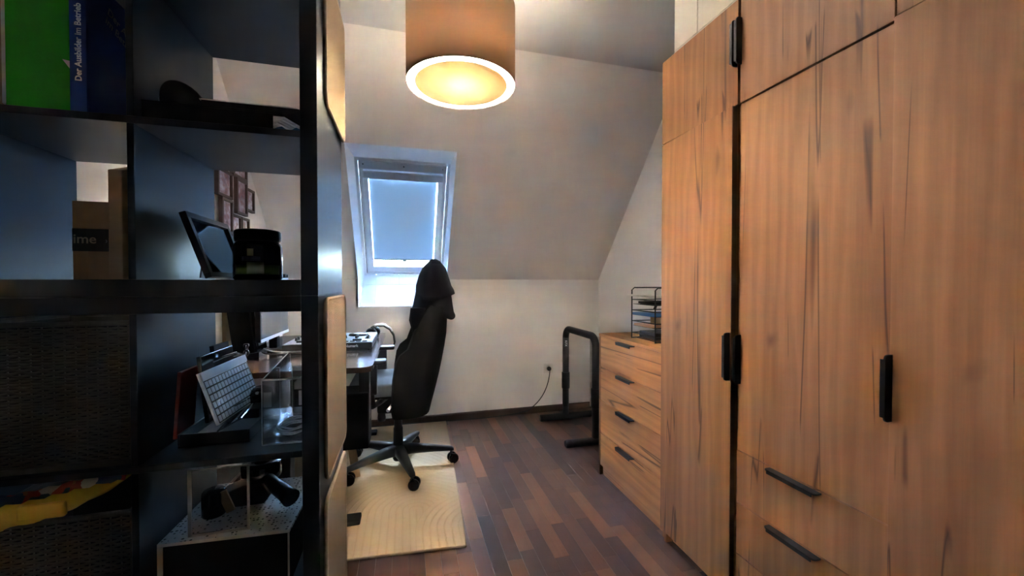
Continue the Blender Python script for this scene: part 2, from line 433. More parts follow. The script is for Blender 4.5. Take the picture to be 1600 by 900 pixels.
fl = MB(); fl.box(-1.4, 2.0, YF - .2, YB + .2, -.12, -.0085); floor = struct(fl, 'floor', M['dark_base'])
rest = MB(); nvis = 0; seen_rows = []
PW = .0655; x = -1.30; i = 0
rp = random.Random(3)
while x < 1.80:
    y = YF - rp.uniform(0, .4)
    while y < YB:
        L = rp.choice((.28, .33, .40, .46, .52)); y0, y1 = max(y, YF), min(y + L, YB + .02)
        if y1 - y0 > .03:
            seen = x > -.33 and x < 1.16 and y1 > .80
            b = MB() if seen else rest
            g = .0005
            t = bmesh.new(); zt = rp.uniform(-.0003, 0)
            lo = [(x + g, y0 + g), (x + PW - g, y0 + g), (x + PW - g, y1 - g), (x + g, y1 - g)]
            e = .0003
            hi = [(x + g + e, y0 + g + e), (x + PW - g - e, y0 + g + e), (x + PW - g - e, y1 - g - e), (x + g + e, y1 - g - e)]
            A = [t.verts.new((*p, -.0085)) for p in lo]; B = [t.verts.new((*p, zt - .0003)) for p in lo]; Cc = [t.verts.new((*p, zt)) for p in hi]
            for P, Q in ((A, B), (B, Cc)):
                for k in range(4): t.faces.new([P[k], P[(k + 1) % 4], Q[(k + 1) % 4], Q[k]])
            t.faces.new(Cc); b.take(t)
            if seen: b.build('plank', M['plank'], floor); nvis += 1
        y += L
    x += PW
ro = rest.build('plank_rest', M['plank'], floor); ro['kind'] = 'stuff'

wb = MB()
wb.prism([(-1.3, -.1), (1.9, -.1), (1.9, ZK), (WX1, ZK), (WX1, WZ0), (WX0, WZ0), (WX0, ZK), (-1.3, ZK)], 1, YB, YB + .16)
struct(wb, 'wall_back', M['wall'])
# sloped roof wall with the window notch: polygon in (x, up-slope) extruded outward
sv = Vector((0, -1, SL)).normalized(); sn = Vector((0, SL, 1)).normalized()
def slope_pt(xx, z, w=0): return Vector((xx, ysl(z), z)) + sn * w
ws = MB(); t = bmesh.new()
poly = [(-1.3, ZK), (WX0, ZK), (WX0, WZ1), (WX1, WZ1), (WX1, ZK), (1.9, ZK), (1.9, ZC + .05), (-1.3, ZC + .05)]
A = [t.verts.new(slope_pt(*p)) for p in poly]; B = [t.verts.new(slope_pt(*p, .16)) for p in poly]
t.faces.new(A); t.faces.new(B[::-1])
for k in range(8): t.faces.new([A[k], B[k], B[(k + 1) % 8], A[(k + 1) % 8]])
bmesh.ops.recalc_face_normals(t, faces=t.faces); ws.take(t); struct(ws, 'wall_slope', M['slope'])
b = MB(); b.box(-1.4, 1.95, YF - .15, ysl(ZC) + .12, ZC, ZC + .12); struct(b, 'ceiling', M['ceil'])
b = MB(); b.box(XR, XR + .14, YF - .1, YB + .1, -.1, ZC + .05); struct(b, 'wall_right', M['wall'])
b = MB(); b.prism([(xl(YF), YF), (xl(YB + .1), YB + .1), (xl(YB + .1) - .14, YB + .1), (xl(YF) - .14, YF)], 2, -.1, ZC + .05); struct(b, 'wall_left', M['wall'])
b = MB(); b.box(-1.4, 1.95, YF - .12, YF, -.1, ZC + .05); struct(b, 'wall_front', M['wall'])
b = MB(); b.prism([(YB, -.004), (YB - .016, -.004), (YB - .016, .046), (YB - .010, .055), (YB, .055)], 0, xl(YB) + .016, XR); struct(b, 'baseboard_back', M['dark_base'])
b = MB(); b.box(XR - .016, XR, 2.25, YB - .017, -.004, .055); struct(b, 'baseboard_right', M['dark_base'])
b = MB(); b.prism([(xl(1.6), 1.6), (xl(YB), YB), (xl(YB) + .016, YB), (xl(1.6) + .016, 1.6)], 2, -.004, .055); struct(b, 'baseboard_left', M['dark_base'])
b = MB(); b.box(1.625, XR - .002, 3.27, YB - .018, .02, .655, .006); struct(b, 'trim_corner_casing', M['pale_casing'])
D.objects['trim_corner_casing'].name = 'trim_2'

# ---------------------------------------------------------------- roof window in its lining
OFF = .28
def wp(u, v, w=0):
    """point on the window plane: u across, v up the slope, w outward"""
    p0 = Vector((0, YB + OFF - (1.222 - ZK) / SL, 1.222)); return p0 + Vector((u, 0, 0)) + sv * v + sn * w
def wbox(mb, u0, u1, v0, v1, w0, w1, bev=.0015, mi=None):
    return mb.obox(wp((u0 + u1) / 2, (v0 + v1) / 2, (w0 + w1) / 2), (1, 0, 0), tuple(sv), tuple(sn), (u1 - u0) / 2, (v1 - v0) / 2, (w1 - w0) / 2, bev, mi)
VT = 1.03
porto.matrix_world = frame_m(wp(0, .5, .14), (1, 0, 0), tuple(sv))   # a portal shines along its -Z: into the room
UL, UR = -.334, .321
bt0, bt1 = Vector((0, YB, WZ0)), wp(0, -.005)
lin = MB()
def quadslab(mb, pts, nrm, th, mi=None):
    t = bmesh.new(); n = Vector(nrm).normalized() * th; A = [t.verts.new(p) for p in pts]; B = [t.verts.new(Vector(p) + n) for p in pts]; k = len(pts)
    t.faces.new(A); t.faces.new(B[::-1])
    for i in range(k): t.faces.new([A[i], B[i], B[(i + 1) % k], A[(i + 1) % k]])
    bmesh.ops.recalc_face_normals(t, faces=t.faces); return mb.take(t, mi)
top_in, top_out = WZ1, wp(0, VT)
fo = wp(0, 0)
for ux, uf, s in ((WX0, UL, -1), (WX1, UR, 1)):
    P = [Vector((ux, YB, WZ0)), Vector((ux, YB, ZK)), Vector((ux, ysl(WZ1), WZ1)), Vector((uf, top_out.y, top_out.z)) , Vector((uf, fo.y, fo.z))]
    quadslab(lin, P, (s, 0, 0), .02)
quadslab(lin, [Vector((WX0, ysl(WZ1), WZ1)), Vector((WX1, ysl(WZ1), WZ1)), Vector((UR, top_out.y, top_out.z)), Vector((UL, top_out.y, top_out.z))], (0, 0, 1), .02)
trim = struct(lin, 'trim_1', M['lining'], 'white lining of the roof window recess')
# tiles on the lower reveal
bdir = (fo - Vector((0, YB, WZ0))); blen = bdir.length; bdir.normalize(); bn = Vector((0, bdir.z, -bdir.y))
base_bed = MB(); quadslab(base_bed, [Vector((WX0, YB, WZ0)) + bn * .006, Vector((WX1, YB, WZ0)) + bn * .006, Vector((UR, fo.y, fo.z)) + bn * .006, Vector((UL, fo.y, fo.z)) + bn * .006], tuple(bn), .02)
base_bed.build('tile_bed', M['winplate'], trim)
xs = [-.346, -.236, -.051, .134, .328]; rows_ = [0.0, .66, 1.0]
for a, c in zip(xs, xs[1:]):
    for r0, r1 in zip(rows_, rows_[1:]):
        mb = MB(); p = Vector(((a + c) / 2, YB, WZ0)) + bdir * blen * (r0 + r1) / 2 + bn * .004
        mb.obox(p, (1, 0, 0), tuple(bdir), tuple(bn), (c - a) / 2 - .0012, blen * (r1 - r0) / 2 - .0012, .004, .001)
        mb.build('tile', M['tile'], trim)

win = D.objects.new('window_1', None); C.objects.link(win); win.location = wp(0, 0); ORI['window_1'] = wp(0, 0).copy(); tag(win, 'white roof window with grey blind pulled down', kind='structure')
f = MB()
wbox(f, UL, UL + .022, 0, VT, -.004, .07); wbox(f, UR - .022, UR, 0, VT, -.004, .07); wbox(f, UL + .022, UR - .022, 0, .022, -.004, .07); wbox(f, UL + .022, UR - .022, VT - .02, VT, -.004, .07)
f.build('frame', M['winframe'], win)
g = MB(); wbox(g, UL + .024, UL + .028, .02, VT - .02, -.012, .01, 0); wbox(g, UR - .028, UR - .024, .02, VT - .02, -.012, .01, 0); g.build('gasket', M['black'], win)
s = MB()
wbox(s, UL + .028, UL + .082, .024, .955, .002, .055, .003); wbox(s, UR - .082, UR - .028, .024, .955, .002, .055, .003)
wbox(s, UL + .082, UR - .082, .024, .078, .002, .055, .003); wbox(s, UL + .082, UR - .082, .90, .955, .002, .055, .003)
sash = s.build('sash', M['winframe'], win)
s = MB(); wbox(s, UL + .04, UL + .05, .05, .90, -.004, .003); wbox(s, UR - .05, UR - .04, .05, .90, -.004, .003); s.build('guide_rail', M['winframe'], sash)
p = MB(); wbox(p, UL + .028, UR - .028, .958, VT - .018, -.014, .03, .003); plate = p.build('vent_flap', M['winplate'], win)
for u in (UL + .055, -.006, UR - .055):
    q = MB(); wbox(q, u - .005, u + .005, .985, .995, -.017, -.013, .001); q.build('screw', M['screw'], plate)
g = MB(); wbox(g, UL + .07, UR - .07, .06, .92, .034, .040, 0); g.build('pane', M['glass'], win)
h = MB(); wbox(h, UL + .05, UR - .045, .893, .945, -.022, .012, .006); wbox(h, UL + .05, UR - .045, .886, .893, -.024, .004, .002); hb = h.build('blind_cassette', M['winframe'], win)
h = MB(); wbox(h, UL + .056, UR - .051, .899, .934, -.0245, -.020, .001); h.build('cassette_face', M['winplate'], hb)
h = MB(); wbox(h, UL + .0845, UR - .0885, .148, .89, .020, .0215, 0); bl = h.build('blind', M['blind'], win)
h = MB(); wbox(h, UL + .076, UR - .080, .138, .150, .012, .026, .002); wbox(h, -.02, .012, .128, .140, .004, .018, .003); h.build('blind_bottom_bar', M['winplate'], bl)

# ---------------------------------------------------------------- cube shelves
SX1, SXI, SY0, SY1 = -.209, -.248, 1.085, 1.475
SX0 = -.972; SXL = -.934; DX0, DX1 = -.598, -.584
def shelf_unit(label, zs_bottom, zs_top, shelves, z0, z1):
    t = thing('cube_shelf', label, 'shelf', ((SX0 + SX1) / 2, (SY0 + SY1) / 2, z0), 0, 'stacked black cube shelves')
    K = M['kallax']; e = .0012
    for a, c in ((SX0, SXL), (SXI, SX1)):
        MB().box(a, c, SY0, SY1, z0, z1, e, 1).build('side_panel', K, t)
    MB().box(SXL + .0004, SXI - .0004, SY0, SY1, z0, zs_bottom, e, 1).build('bottom_panel', K, t)
    MB().box(SXL + .0004, SXI - .0004, SY0, SY1, zs_top, z1, e, 1).build('top_panel', K, t)
    lv = [zs_bottom] + [v for s_ in shelves for v in s_] + [zs_top]
    for a, c in shelves: MB().box(SXL + .0004, SXI - .0004, SY0 + .001, SY1 - .001, a, c, .0008, 1).build('shelf', K, t)
    for a, c in zip(lv[::2], lv[1::2]): MB().box(DX0, DX1, SY0 + .001, SY1 - .001, a + .0003, c - .0003, .0008, 1).build('divider', K, t)
    return t
shelf_unit('lower black cube shelf standing on the floor, woven baskets in its left cells', .0385, 1.0785, [(.369, .385), (.7175, .7335)], 0, 1.117)
shelf_unit('upper black cube shelf stacked on the lower one, holding binders and a box', 1.1565, 2.20, [(1.506, 1.522), (1.86, 1.876)], 1.1172, 2.24)

def pad(z0, z1, y0, y1, label):
    t = thing('scratch_pad', label, 'scratch pad', (SX1, (y0 + y1) / 2, z0), 0, 'sisal pads on the shelf side')
    r = .03
    def outline(i): 
        o = []
        for cy, cz, a in ((y1 - r, z1 - r, 0), (y0 + r, z1 - r, 90), (y0 + r, z0 + r, 180), (y1 - r, z0 + r, 270)): o += arc(cy, cz, r - i, a, a + 90, 5)
        return o
    MB().prism(outline(.003), 0, SX1 + .0005, SX1 + .0095, bev=.0015).build('mat', M['sisal'], t)
    pts = [(SX1 + .0062, a, c) for a, c in outline(.0)]
    MB().tube(pts, .0052, 8, closed=True).build('binding', M['sisal_edge'], t, smooth=True)
pad(1.63, 2.02, 1.165, 1.492, 'topmost tan sisal scratch pad on the side of the upper shelf')
pad(.622, 1.105, 1.145, 1.484, 'middle tan sisal scratch pad, just below the shelf seam')
pad(.05, .572, 1.137, 1.478, 'lowest tan sisal scratch pad, near the floor')

# ---------------------------------------------------------------- pendant lamp
LX, LY, LZ0, LZ1, LR = .2, 1.46, 1.862, 2.14, .195
lamp = thing('pendant_lamp', 'round taupe drum pendant lamp, lit, hanging from the ceiling', 'lamp', (LX, LY, LZ0))
MB().lathe([(LR, LZ0), (LR, LZ1), (LR - .0012, LZ1), (LR - .0012, LZ0), (LR, LZ0)], (LX, LY, 0), 72).build('shade', M['shade'], lamp)
MB().lathe([(LR - .0016, LZ0 + .0005), (LR - .0016, LZ1 - .0005), (LR - .0024, LZ1 - .0005), (LR - .0024, LZ0 + .0005), (LR - .0016, LZ0 + .0005)], (LX, LY, 0), 72).build('shade_lining', M['shade_lining'], lamp)
MB().lathe([(0, LZ0 + .0005), (LR - .030, LZ0 + .0005), (LR - .029, LZ0 + .002), (LR - .030, LZ0 + .004), (0, LZ0 + .004)], (LX, LY, 0), 72).build('diffuser', M['diffuser'], lamp)
MB().lathe([(LR - .0315, LZ0 + .0045), (LR - .0026, LZ0 + .0045), (LR - .0026, LZ0 + .008), (LR - .0315, LZ0 + .008), (LR - .0315, LZ0 + .0045)], (LX, LY, 0), 72).build('diffuser_rim', M['diffuser_rim'], lamp)
MB().lathe([(.080, LZ1 - .022), (LR - .0026, LZ1 - .022), (LR - .0026, LZ1 - .020), (.080, LZ1 - .020), (.080, LZ1 - .022)], (LX, LY, 0), 48).build('top_baffle', M['white'], lamp)  # added collar, out of view: narrows the opening to dim the ceiling
b = MB()
for k in range(3):
    a = k * 2 * PI / 3 + .5; b.tube([(LX + .02 * math.cos(a), LY + .02 * math.sin(a), LZ1 - .03), (LX + (LR - .003) * math.cos(a), LY + (LR - .003) * math.sin(a), LZ1 - .03)], .002, 6)
    b.tube([(LX + (LR - .006) * math.cos(a), LY + (LR - .006) * math.sin(a), LZ1 - .03), (LX + (LR - .032) * math.cos(a), LY + (LR - .032) * math.sin(a), LZ0 + .009)], .0012, 5)
b.lathe([(.016, LZ1 - .06), (.02, LZ1 - .04), (.02, LZ1 - .025), (.006, LZ1)], (LX, LY, 0), 16)
b.build('spider', M['white'], lamp)
MB().tube([(LX, LY, LZ1 - .01), (LX, LY, ZC - .02)], .0035, 8).build('cord', M['white'], lamp)
MB().lathe([(0, ZC - .03), (.045, ZC - .028), (.05, ZC - .001), (0, ZC - .001)], (LX, LY, 0), 24).build('ceiling_rose', M['white'], lamp)
MB().lathe([(0, LZ0 + 0.070), (.014, LZ0 + 0.073), (.026, LZ0 + 0.086), (.030, LZ0 + 0.100), (.027, LZ0 + 0.116), (.016, LZ0 + 0.143), (.014, LZ0 + 0.153)], (LX, LY, 0), 20).build('bulb', M['bulb'], lamp)
MB().lathe([(.0145, LZ0 + 0.148), (.02, LZ0 + 0.158), (.02, LZ1 - .05), (.0, LZ1 - .045)], (LX, LY, 0), 16).build('lamp_socket', M['white'], lamp)


# ---------------------------------------------------------------- handles, wardrobes, dresser
def edge_pull(parent, c, axis, length, out=.024, th=.0045, lip=.009, m=None):
    """black edge pull: a thin fin standing out (-X) from the door with rounded outer corners and a folded lip.
    axis 'z': upright on a door edge, 'y': lying on a drawer's top edge"""
    h = length / 2; r = .010
    o = [(0, -h), (-out + r, -h)] + [(-out + r - r * math.sin(math.radians(a)), -h + r - r * math.cos(math.radians(a))) for a in (30, 60, 90)] + \
        [(-out + r - r * math.sin(math.radians(a)), h - r + r * math.cos(math.radians(a))) for a in (90, 60, 30)] + [(-out + r, h), (0, h)]
    b = MB()
    if axis == 'z':
        b.prism([(c[0] + p, c[2] + q) for p, q in o], 1, c[1] - th / 2, c[1] + th / 2, bev=.001)
        b.box(c[0] - out, c[0] - out + .004, c[1] - th / 2, c[1] + lip, c[2] - h + r, c[2] + h - r, .0012)
    else:
        b.prism([(c[0] + p, c[1] + q) for p, q in o], 2, c[2] - th / 2, c[2] + th / 2, bev=.001)
        b.box(c[0] - out, c[0] - out + .004, c[1] - h + r, c[1] + h - r, c[2] - lip, c[2] + th / 2, .0012)
    return b.build('handle', M['black_metal'], parent)
WFX = 1.09
def carcass(t, y0, y1, z1, xb=1.69):
    b = 'oak_v'
    for a, c, n in ((y0, y0 + .016, 'side_panel'), (y1 - .016, y1, 'side_panel')): MB().box(WFX + .02, xb, a, c, 0, z1, .0008, 1).build(n, M[b], t)
    MB().box(WFX + .02, xb, y0 + .0165, y1 - .0165, z1 - .016, z1, .0008, 1).build('top_panel', M['oak_h'], t)
    MB().box(WFX + .02, xb, y0 + .0165, y1 - .0165, .055, .071, .0008, 1).build('bottom_panel', M['oak_h'], t)
    MB().box(WFX + .055, WFX + .071, y0 + .0165, y1 - .0165, 0, .0545, .0008, 1).build('plinth', M['oak_h'], t)
    MB().box(xb - .005, xb, y0 + .0165, y1 - .0165, .0715, z1 - .0165).build('back_panel', M['oak_edge'], t)
def door(t, y0, y1, z0, z1, hy=None, hz=None, hl=.155, x=WFX, m='oak_v'):
    d = MB().box(x, x + .018, y0, y1, z0, z1, .0008, 1).build('door', M[m], t)
    if hy is not None: edge_pull(d, (x, hy, hz), 'z', hl)
    return d
def drawer(t, y0, y1, z0, z1, hy, hl=.16, x=WFX, m='oak_v'):
    d = MB().box(x, x + .018, y0, y1, z0, z1, .0008, 1).build('drawer', M[m], t)
    edge_pull(d, (x, hy, z1 - .0035), 'y', hl, out=.026, lip=.010)
    return d
WT = 2.107
t = thing('wardrobe', 'narrow oak wardrobe with its door ajar, farthest of three, beside the dresser', 'wardrobe', (1.4, 1.325, 0), 0, 'oak wardrobes')
carcass(t, 1.116, 1.532, WT)
door(t, 1.1195, 1.532, 1.7525, WT, 1.1235, 1.957)
# lower door stands slightly open: hinged on its far edge
d = MB().box(0, .018, -.405, 0, .062, 1.7485, .0008, 1)
hinge = Vector((WFX, 1.532, 0)); ang = math.radians(-2.0)
bmesh.ops.transform(d.bm, matrix=Matrix.Translation(hinge) @ Matrix.Rotation(ang, 4, 'Z'), verts=d.bm.verts)
d.mats = []
d = d.build('door', M['oak_v'], t)
tip = hinge + Matrix.Rotation(ang, 3, 'Z') @ Vector((0, -.399, 0))
edge_pull(d, (tip.x, tip.y, .895), 'z', .165)
b = MB(); b.box(tip.x + .0002, tip.x + .0188, tip.y - .0072, tip.y - .0064, .062, 1.7485); b.build('edge_band', M['oak_edge'], d)

t = thing('wardrobe', 'oak wardrobe with drawers under its tall door, middle of three', 'wardrobe', (1.4, .89, 0), 0, 'oak wardrobes')
carcass(t, .668, 1.1145, WT)
door(t, .6695, 1.1095, 1.7525, WT, 1.105, 1.957)
door(t, .6695, 1.1055, .5825, 1.7465, 1.1000, .891, .165)
for z0, z1 in ((.404, .5785), (.2285, .400), (.062, .2245)): drawer(t, .6695, 1.113, z0, z1, .904)

t = thing('wardrobe', 'oak wardrobe nearest the camera, long black handle on its door edge', 'wardrobe', (1.4, .44, 0), 0, 'oak wardrobes')
carcass(t, .215, .6665, WT)
door(t, .2165, .6645, 1.7605, WT, x=WFX - .003)
door(t, .2165, .6665, .062, 1.7565, .6625, .906, .155, x=WFX - .007)

for k, (a, c, lab) in enumerate(((1.352, 1.49, 'cream foam board standing on top of the far wardrobe, nearest its end'), (1.06, 1.349, 'wide cream foam board standing on top of the far and middle wardrobes'))):
    o = MB().box(1.118, 1.15, a, c, WT + .0305, WT + .36, .003).box(1.118, 1.152, a, c, WT + .001, WT + .030, .003).build('foam_board', M['whiteboard'])
    tag(o, lab, 'board', 'cream boards on the wardrobe')

DFX = 1.123
t = thing('dresser', 'oak chest of four drawers with black pulls, beyond the wardrobes', 'dresser', (1.36, 1.86, 0))
for a, c in ((1.545, 1.561), (2.162, 2.178)): MB().box(DFX + .0, 1.60, a, c, 0, .829, .0008, 1).build('side_panel', M['oak_v'], t)
MB().box(DFX - .002, 1.60, 1.545, 2.178, .8295, .846, .0015, 1).build('top', M['oak_h'], t)
MB().box(1.59, 1.598, 1.562, 2.161, .06, .829).build('back_panel', M['oak_edge'], t)
MB().box(DFX + .02, DFX + .036, 1.5615, 2.1615, 0, .058, .0008, 1).build('plinth', M['oak_h'], t)
for z0, z1 in ((.648, .8275), (.452, .6445), (.2565, .4485), (.062, .253)):
    d = MB().box(DFX + .001, DFX + .019, 1.5630, 2.1600, z0, z1, .0008, 1).build('drawer', M['oak_h'], t)
    edge_pull(d, (DFX + .001, 1.875, z1 - .004), 'y', .16, out=.026, lip=.012)
    MB().box(DFX + .0195, 1.55, 1.575, 2.148, z0 + .01, z1 - .03).build('drawer_box', M['oak_edge'], d)

# letter tray on the dresser
LTX0, LTX1, LTY0, LTY1, LZB = 1.19, 1.50, 1.72, 1.93, .847
t = thing('letter_tray', 'black wire letter tray with four tiers standing on the dresser', 'letter tray', (1.345, 1.83, LZB))
def wire(pts, r=.0035, closed=False): return [Vector(p) for p in pts]
for y in (LTY0, LTY1):
    b = MB(); o = [(LTX0, LZB + .004), (LTX0, LZB + .262), (LTX0 + .015, LZB + .275), (LTX1 - .015, LZB + .275), (LTX1, LZB + .262), (LTX1, LZB + .004)]
    b.tube([(p, y, q) for p, q in o], .004, 6, closed=True); b.build('side_frame', M['grey_mesh'], t)
tiers = [LZB + .006, LZB + .070, LZB + .128, LZB + .185]
for z in tiers:
    b = MB(); b.tube([(LTX0 + .005, LTY0, z + .026), (LTX1 - .005, LTY0, z + .026), (LTX1 - .005, LTY1, z + .026), (LTX0 + .005, LTY1, z + .026)], .003, 6, closed=True)
    for k in range(13):
        y = LTY0 + .004 + (LTY1 - LTY0 - .008) * k / 12; b.tube([(LTX0 + .006, y, z + .002), (LTX1 - .006, y, z + .002)], .0012, 4)
    for k in range(9):
        x_ = LTX0 + .01 + (LTX1 - LTX0 - .02) * k / 8; b.tube([(x_, LTY0 + .002, z + .001), (x_, LTY1 - .002, z + .001)], .0012, 4)
    b.build('tray', M['grey_mesh'], t)
def sheet(name, x0, x1, y0, y1, z, m, lab, cat, th=.003, rot=0, group=None, lift=0):
    b = MB(); n = 6; top = []; 
    rows = [[Vector((x0 + (x1 - x0) * i / n, y0 + (y1 - y0) * j / 2, z + lift * (1 - i / n) ** 2 + .0008 * math.sin(i * 1.7))) for i in range(n + 1)] for j in range(3)]
    b.grid(rows, thick=th); o = b.build(name, m)
    cx, cy = (x0 + x1) / 2, (y0 + y1) / 2
    if rot: o.data.transform(Matrix.Translation((cx, cy, 0)) @ Matrix.Rotation(math.radians(rot), 4, 'Z') @ Matrix.Translation((-cx, -cy, 0)))
    return tag(o, lab, cat, group)
sheet('paper_sheet', 1.135, 1.40, 1.76, 1.89, tiers[3] + .045, M['paper'], 'white sheets sticking out of the top tier of the wire letter tray', 'paper', .010, 4, None, .012)
sheet('paper_sheet', 1.21, 1.47, 1.75, 1.90, tiers[3] + .018, M['black_matte'], 'dark notebook lying in the top tier of the letter tray', 'notebook', .012)
sheet('document_folder', 1.185, 1.45, 1.735, 1.915, tiers[2] + .016, M['folder_blue'], 'blue document folder in the second tier of the letter tray', 'folder', .014, 2)
o = MB().box(1.27, 1.42, 1.76, 1.88, tiers[1] + .017, tiers[1] + .062, .003).build('card_box', M['tan_card']); tag(o, 'small tan card box under the blue folder in the letter tray', 'box')
sheet('paper_sheet', 1.188, 1.46, 1.74, 1.905, tiers[1] + .014, M['orange_paper'], 'orange printed leaflets in the third tier of the letter tray', 'leaflet', .010, -2)
o = MB().box(1.215, 1.46, 1.75, 1.90, tiers[0] + .006, tiers[0] + .04, .006).build('storage_case', M['black']); tag(o, 'flat black case in the lowest tier of the letter tray', 'case')
for k, (x0, y0, x1, lab) in enumerate(((1.24, 1.80, 1.262, 'black marker standing in the letter tray above the blue folder'), (1.33, 1.83, 1.365, 'black pen leaning to the right in the letter tray'))):
    z = tiers[2] + .034
    b = MB(); b.tube([(x0, y0, z), (x0 + (x1 - x0) * .7, y0, z + .034), (x1, y0, z + .048)], [.007, .007, .003], 8); o = b.build('pen', M['black']); tag(o, lab, 'pen')

# ---------------------------------------------------------------- socket, cable, dip bars
t = thing('wall_socket', 'white wall socket low on the back wall', 'socket', (1.23, YB, .385))
MB().box(1.187, 1.273, YB - .008, YB - .0005, .343, .427, .004).build('plate', M['socket'], t)
MB().lathe([(.022, 0), (.028, .001), (.029, .004), (.021, .004), (.021, .001)], (1.23, YB - .0125, .385), 24, axis=1).build('rim', M['socket'], t)
t = thing('power_plug', 'black plug in the wall socket, its cable trailing along the baseboard', 'plug', (1.23, YB - .014, .385))
MB().lathe([(0, 0), (.019, .0), (.02, -.012), (.012, -.034), (.0, -.036)], (1.23, YB - .0135, .385), 20, axis=1).build('plug_body', M['black'], t)
pts = bez((1.23, YB - .045, .382), (1.215, YB - .07, .30), (1.20, YB - .035, .12), (1.02, YB - .035, .03), 14) + bez((1.02, YB - .035, .03), (.85, YB - .04, .0), (.6, YB - .05, .006), (.30, YB - .035, .006), 14)[1:] + bez((.30, YB - .035, .006), (.1, YB - .03, .006), (-.2, YB - .03, .012), (-.45, YB - .04, .012), 8)[1:]
MB().tube(pts, .0042, 8).build('cable', M['black'], t)

t = thing('dip_bar', 'black steel dip bar frame standing by the dresser and back wall', 'dip bar', (1.30, 2.85, 0))
ux, ya, yb, zt, rr = 1.30, 2.572, 3.118, .765, .075
pts = [(ux, yb, .05)] + [(ux, yb, .30), (ux, yb, zt - rr)] + [(ux, p, q) for p, q in arc(yb - rr, zt - rr, rr, 0, 90, 8)] + [(ux, p, q) for p, q in arc(ya + rr, zt - rr, rr, 90, 180, 8)] + [(ux, ya, zt - rr), (ux, ya, .30), (ux, ya, .05)]
bar = MB().tube(pts, .0265, 16).build('bar', M['black_metal'], t)
for y in (ya, yb): MB().tube([(ux, y, .26), (ux, y, .27), (ux, y, .395), (ux, y, .40)], [.030, .033, .033, .030], 16).build('sleeve', M['black'], t)
for y in (ya, yb):
    f_ = MB().tube([(1.085, y, .028), (1.095, y, .028), (1.52, y, .028), (1.53, y, .028)], [.024, .026, .026, .024], 14).build('foot', M['black_metal'], t)
    MB().tube([(1.07, y, .028), (1.078, y, .028), (1.118, y, .028), (1.121, y, .028)], [.022, .0275, .0275, .025], 14).build('foot_cap', M['black'], f_)
    MB().tube([(1.50, y, .028), (1.505, y, .028), (1.545, y, .028), (1.552, y, .028)], [.025, .0275, .0275, .022], 14).build('foot_cap', M['black'], f_)
lettering('KFX', .028, M['white_ink'], bar, frame_m((ux - .016, yb - .0225, .668), (0, 0, -1), (.8, -.6, 0)))

# ---------------------------------------------------------------- rug
b = MB(); b.prism([(-.80, 1.80), (.251, 1.716), (.264, 1.95), (.284, 2.40), (.30, 2.75), (.318, 3.31), (-.75, 3.32)], 2, .0005, .009, bev=.002)
rug = b.build('rug', M['rug']); tag(rug, 'beige ribbed rug with arch pattern under the desk and chair', 'rug')
rug.data.transform(Matrix.Translation((.35, -1.75, 0))); rug.location = (-.35, 1.75, 0)
b = MB(); b.tube([(-.75, 1.796, .005), (.251, 1.715, .005)], .0055, 6); b.tube([(.251, 1.716, .005), (.264, 1.95, .005), (.284, 2.40, .005), (.30, 2.75, .005), (.318, 3.31, .005)], .0045, 6)
ORI['rug'] = Vector((-.35, 1.75, 0)); b.build('hem', M['sisal_edge'], rug, smooth=True)

# ---------------------------------------------------------------- desk
DZ = .757
t = thing('desk', 'dark walnut desk along the left wall behind the shelf', 'desk', (-.5, 2.6, 0))
r = .05; X0, X1, Y0, Y1 = -.878, -.150, 1.96, 3.27
o = [(X0, Y0)] + [(p, q) for p, q in arc(X1 - r, Y0 + r, r, -90, 0, 6)] + [(p, q) for p, q in arc(X1 - .02, Y1 - .02, .02, 0, 90, 4)] + [(X0, Y1)]
MB().prism(o, 2, DZ - .026, DZ, bev=.002).build('desk_top', M['desk_top'], t)
for y in (2.02, 3.16):
    l = MB().box(-.56, -.50, y - .035, y + .035, .03, .72, .003).build('leg', M['black_metal'], t)
    MB().box(-.86, -.208, y - .0375, y + .0375, .004 + .006, .034, .008).build('foot', M['black_matte'], l)
MB().box(-.55, -.51, 2.056, 3.124, .675, .715, .002).build('crossbar', M['black_metal'], t)
t = thing('computer_case', 'black computer case hung under the front right of the desk', 'computer', (-.4, 2.3, .31))
MB().box(-.62, -.178, 2.10, 2.275, .322, .60, .006).build('body', M['black_matte'], t)
MB().box(-.225, -.176, 2.122, 2.20, .45, .7295, .002).build('bracket', M['black_metal'], t)
o = MB().obox((-.30, 2.36 + .12, .165), Vector((.14, 0, -.99)).normalized(), (0, 1, 0), Vector((.99, 0, .14)).normalized(), .155, .006, .022, .001).build('wood_board', M['tan_card']); tag(o, 'narrow tan board leaning under the desk beside the sisal pads', 'board')

# things on the desk
o = MB().box(-.665, -.186, 2.40, 3.18, DZ + .0004, DZ + .0035, .001).build('desk_mat', M['vinyl']); tag(o, 'dark desk mat lying under the mixing controller', 'desk mat')
cz = DZ + .0042
t = thing('mixing_controller', 'grey and black mixing controller with knobs at the right edge of the desk', 'mixer', (-.42, 2.70, cz))
MB().box(-.66, -.187, 2.462, 2.93, cz + .006, cz + .040, .004).build('body', M['black'], t)
MB().box(-.655, -.190, 2.464, 2.926, cz + .0405, cz + .044, .001).build('top_panel', M['mixer_top'], t)
for px_ in (-.64, -.205):
    for py in (2.48, 2.91): MB().lathe([(0, 0), (.008, 0), (.008, .006), (0, .006)], (px_, py, cz), 10).build('rubber_foot', M['black'], t)
for cx in (-.57, -.285):
    j = MB().lathe([(0, .012), (.052, .012), (.058, .008), (.062, .0), ], (cx - .01, 2.78, cz + .0445), 32).build('jog_wheel', M['black_gloss'], t)
    MB().lathe([(0, .0005), (.03, .0005), (.032, 0)], (cx - .01, 2.78, cz + .0568), 24).build('jog_plate', M['silver'], j)
rk = random.Random(5)
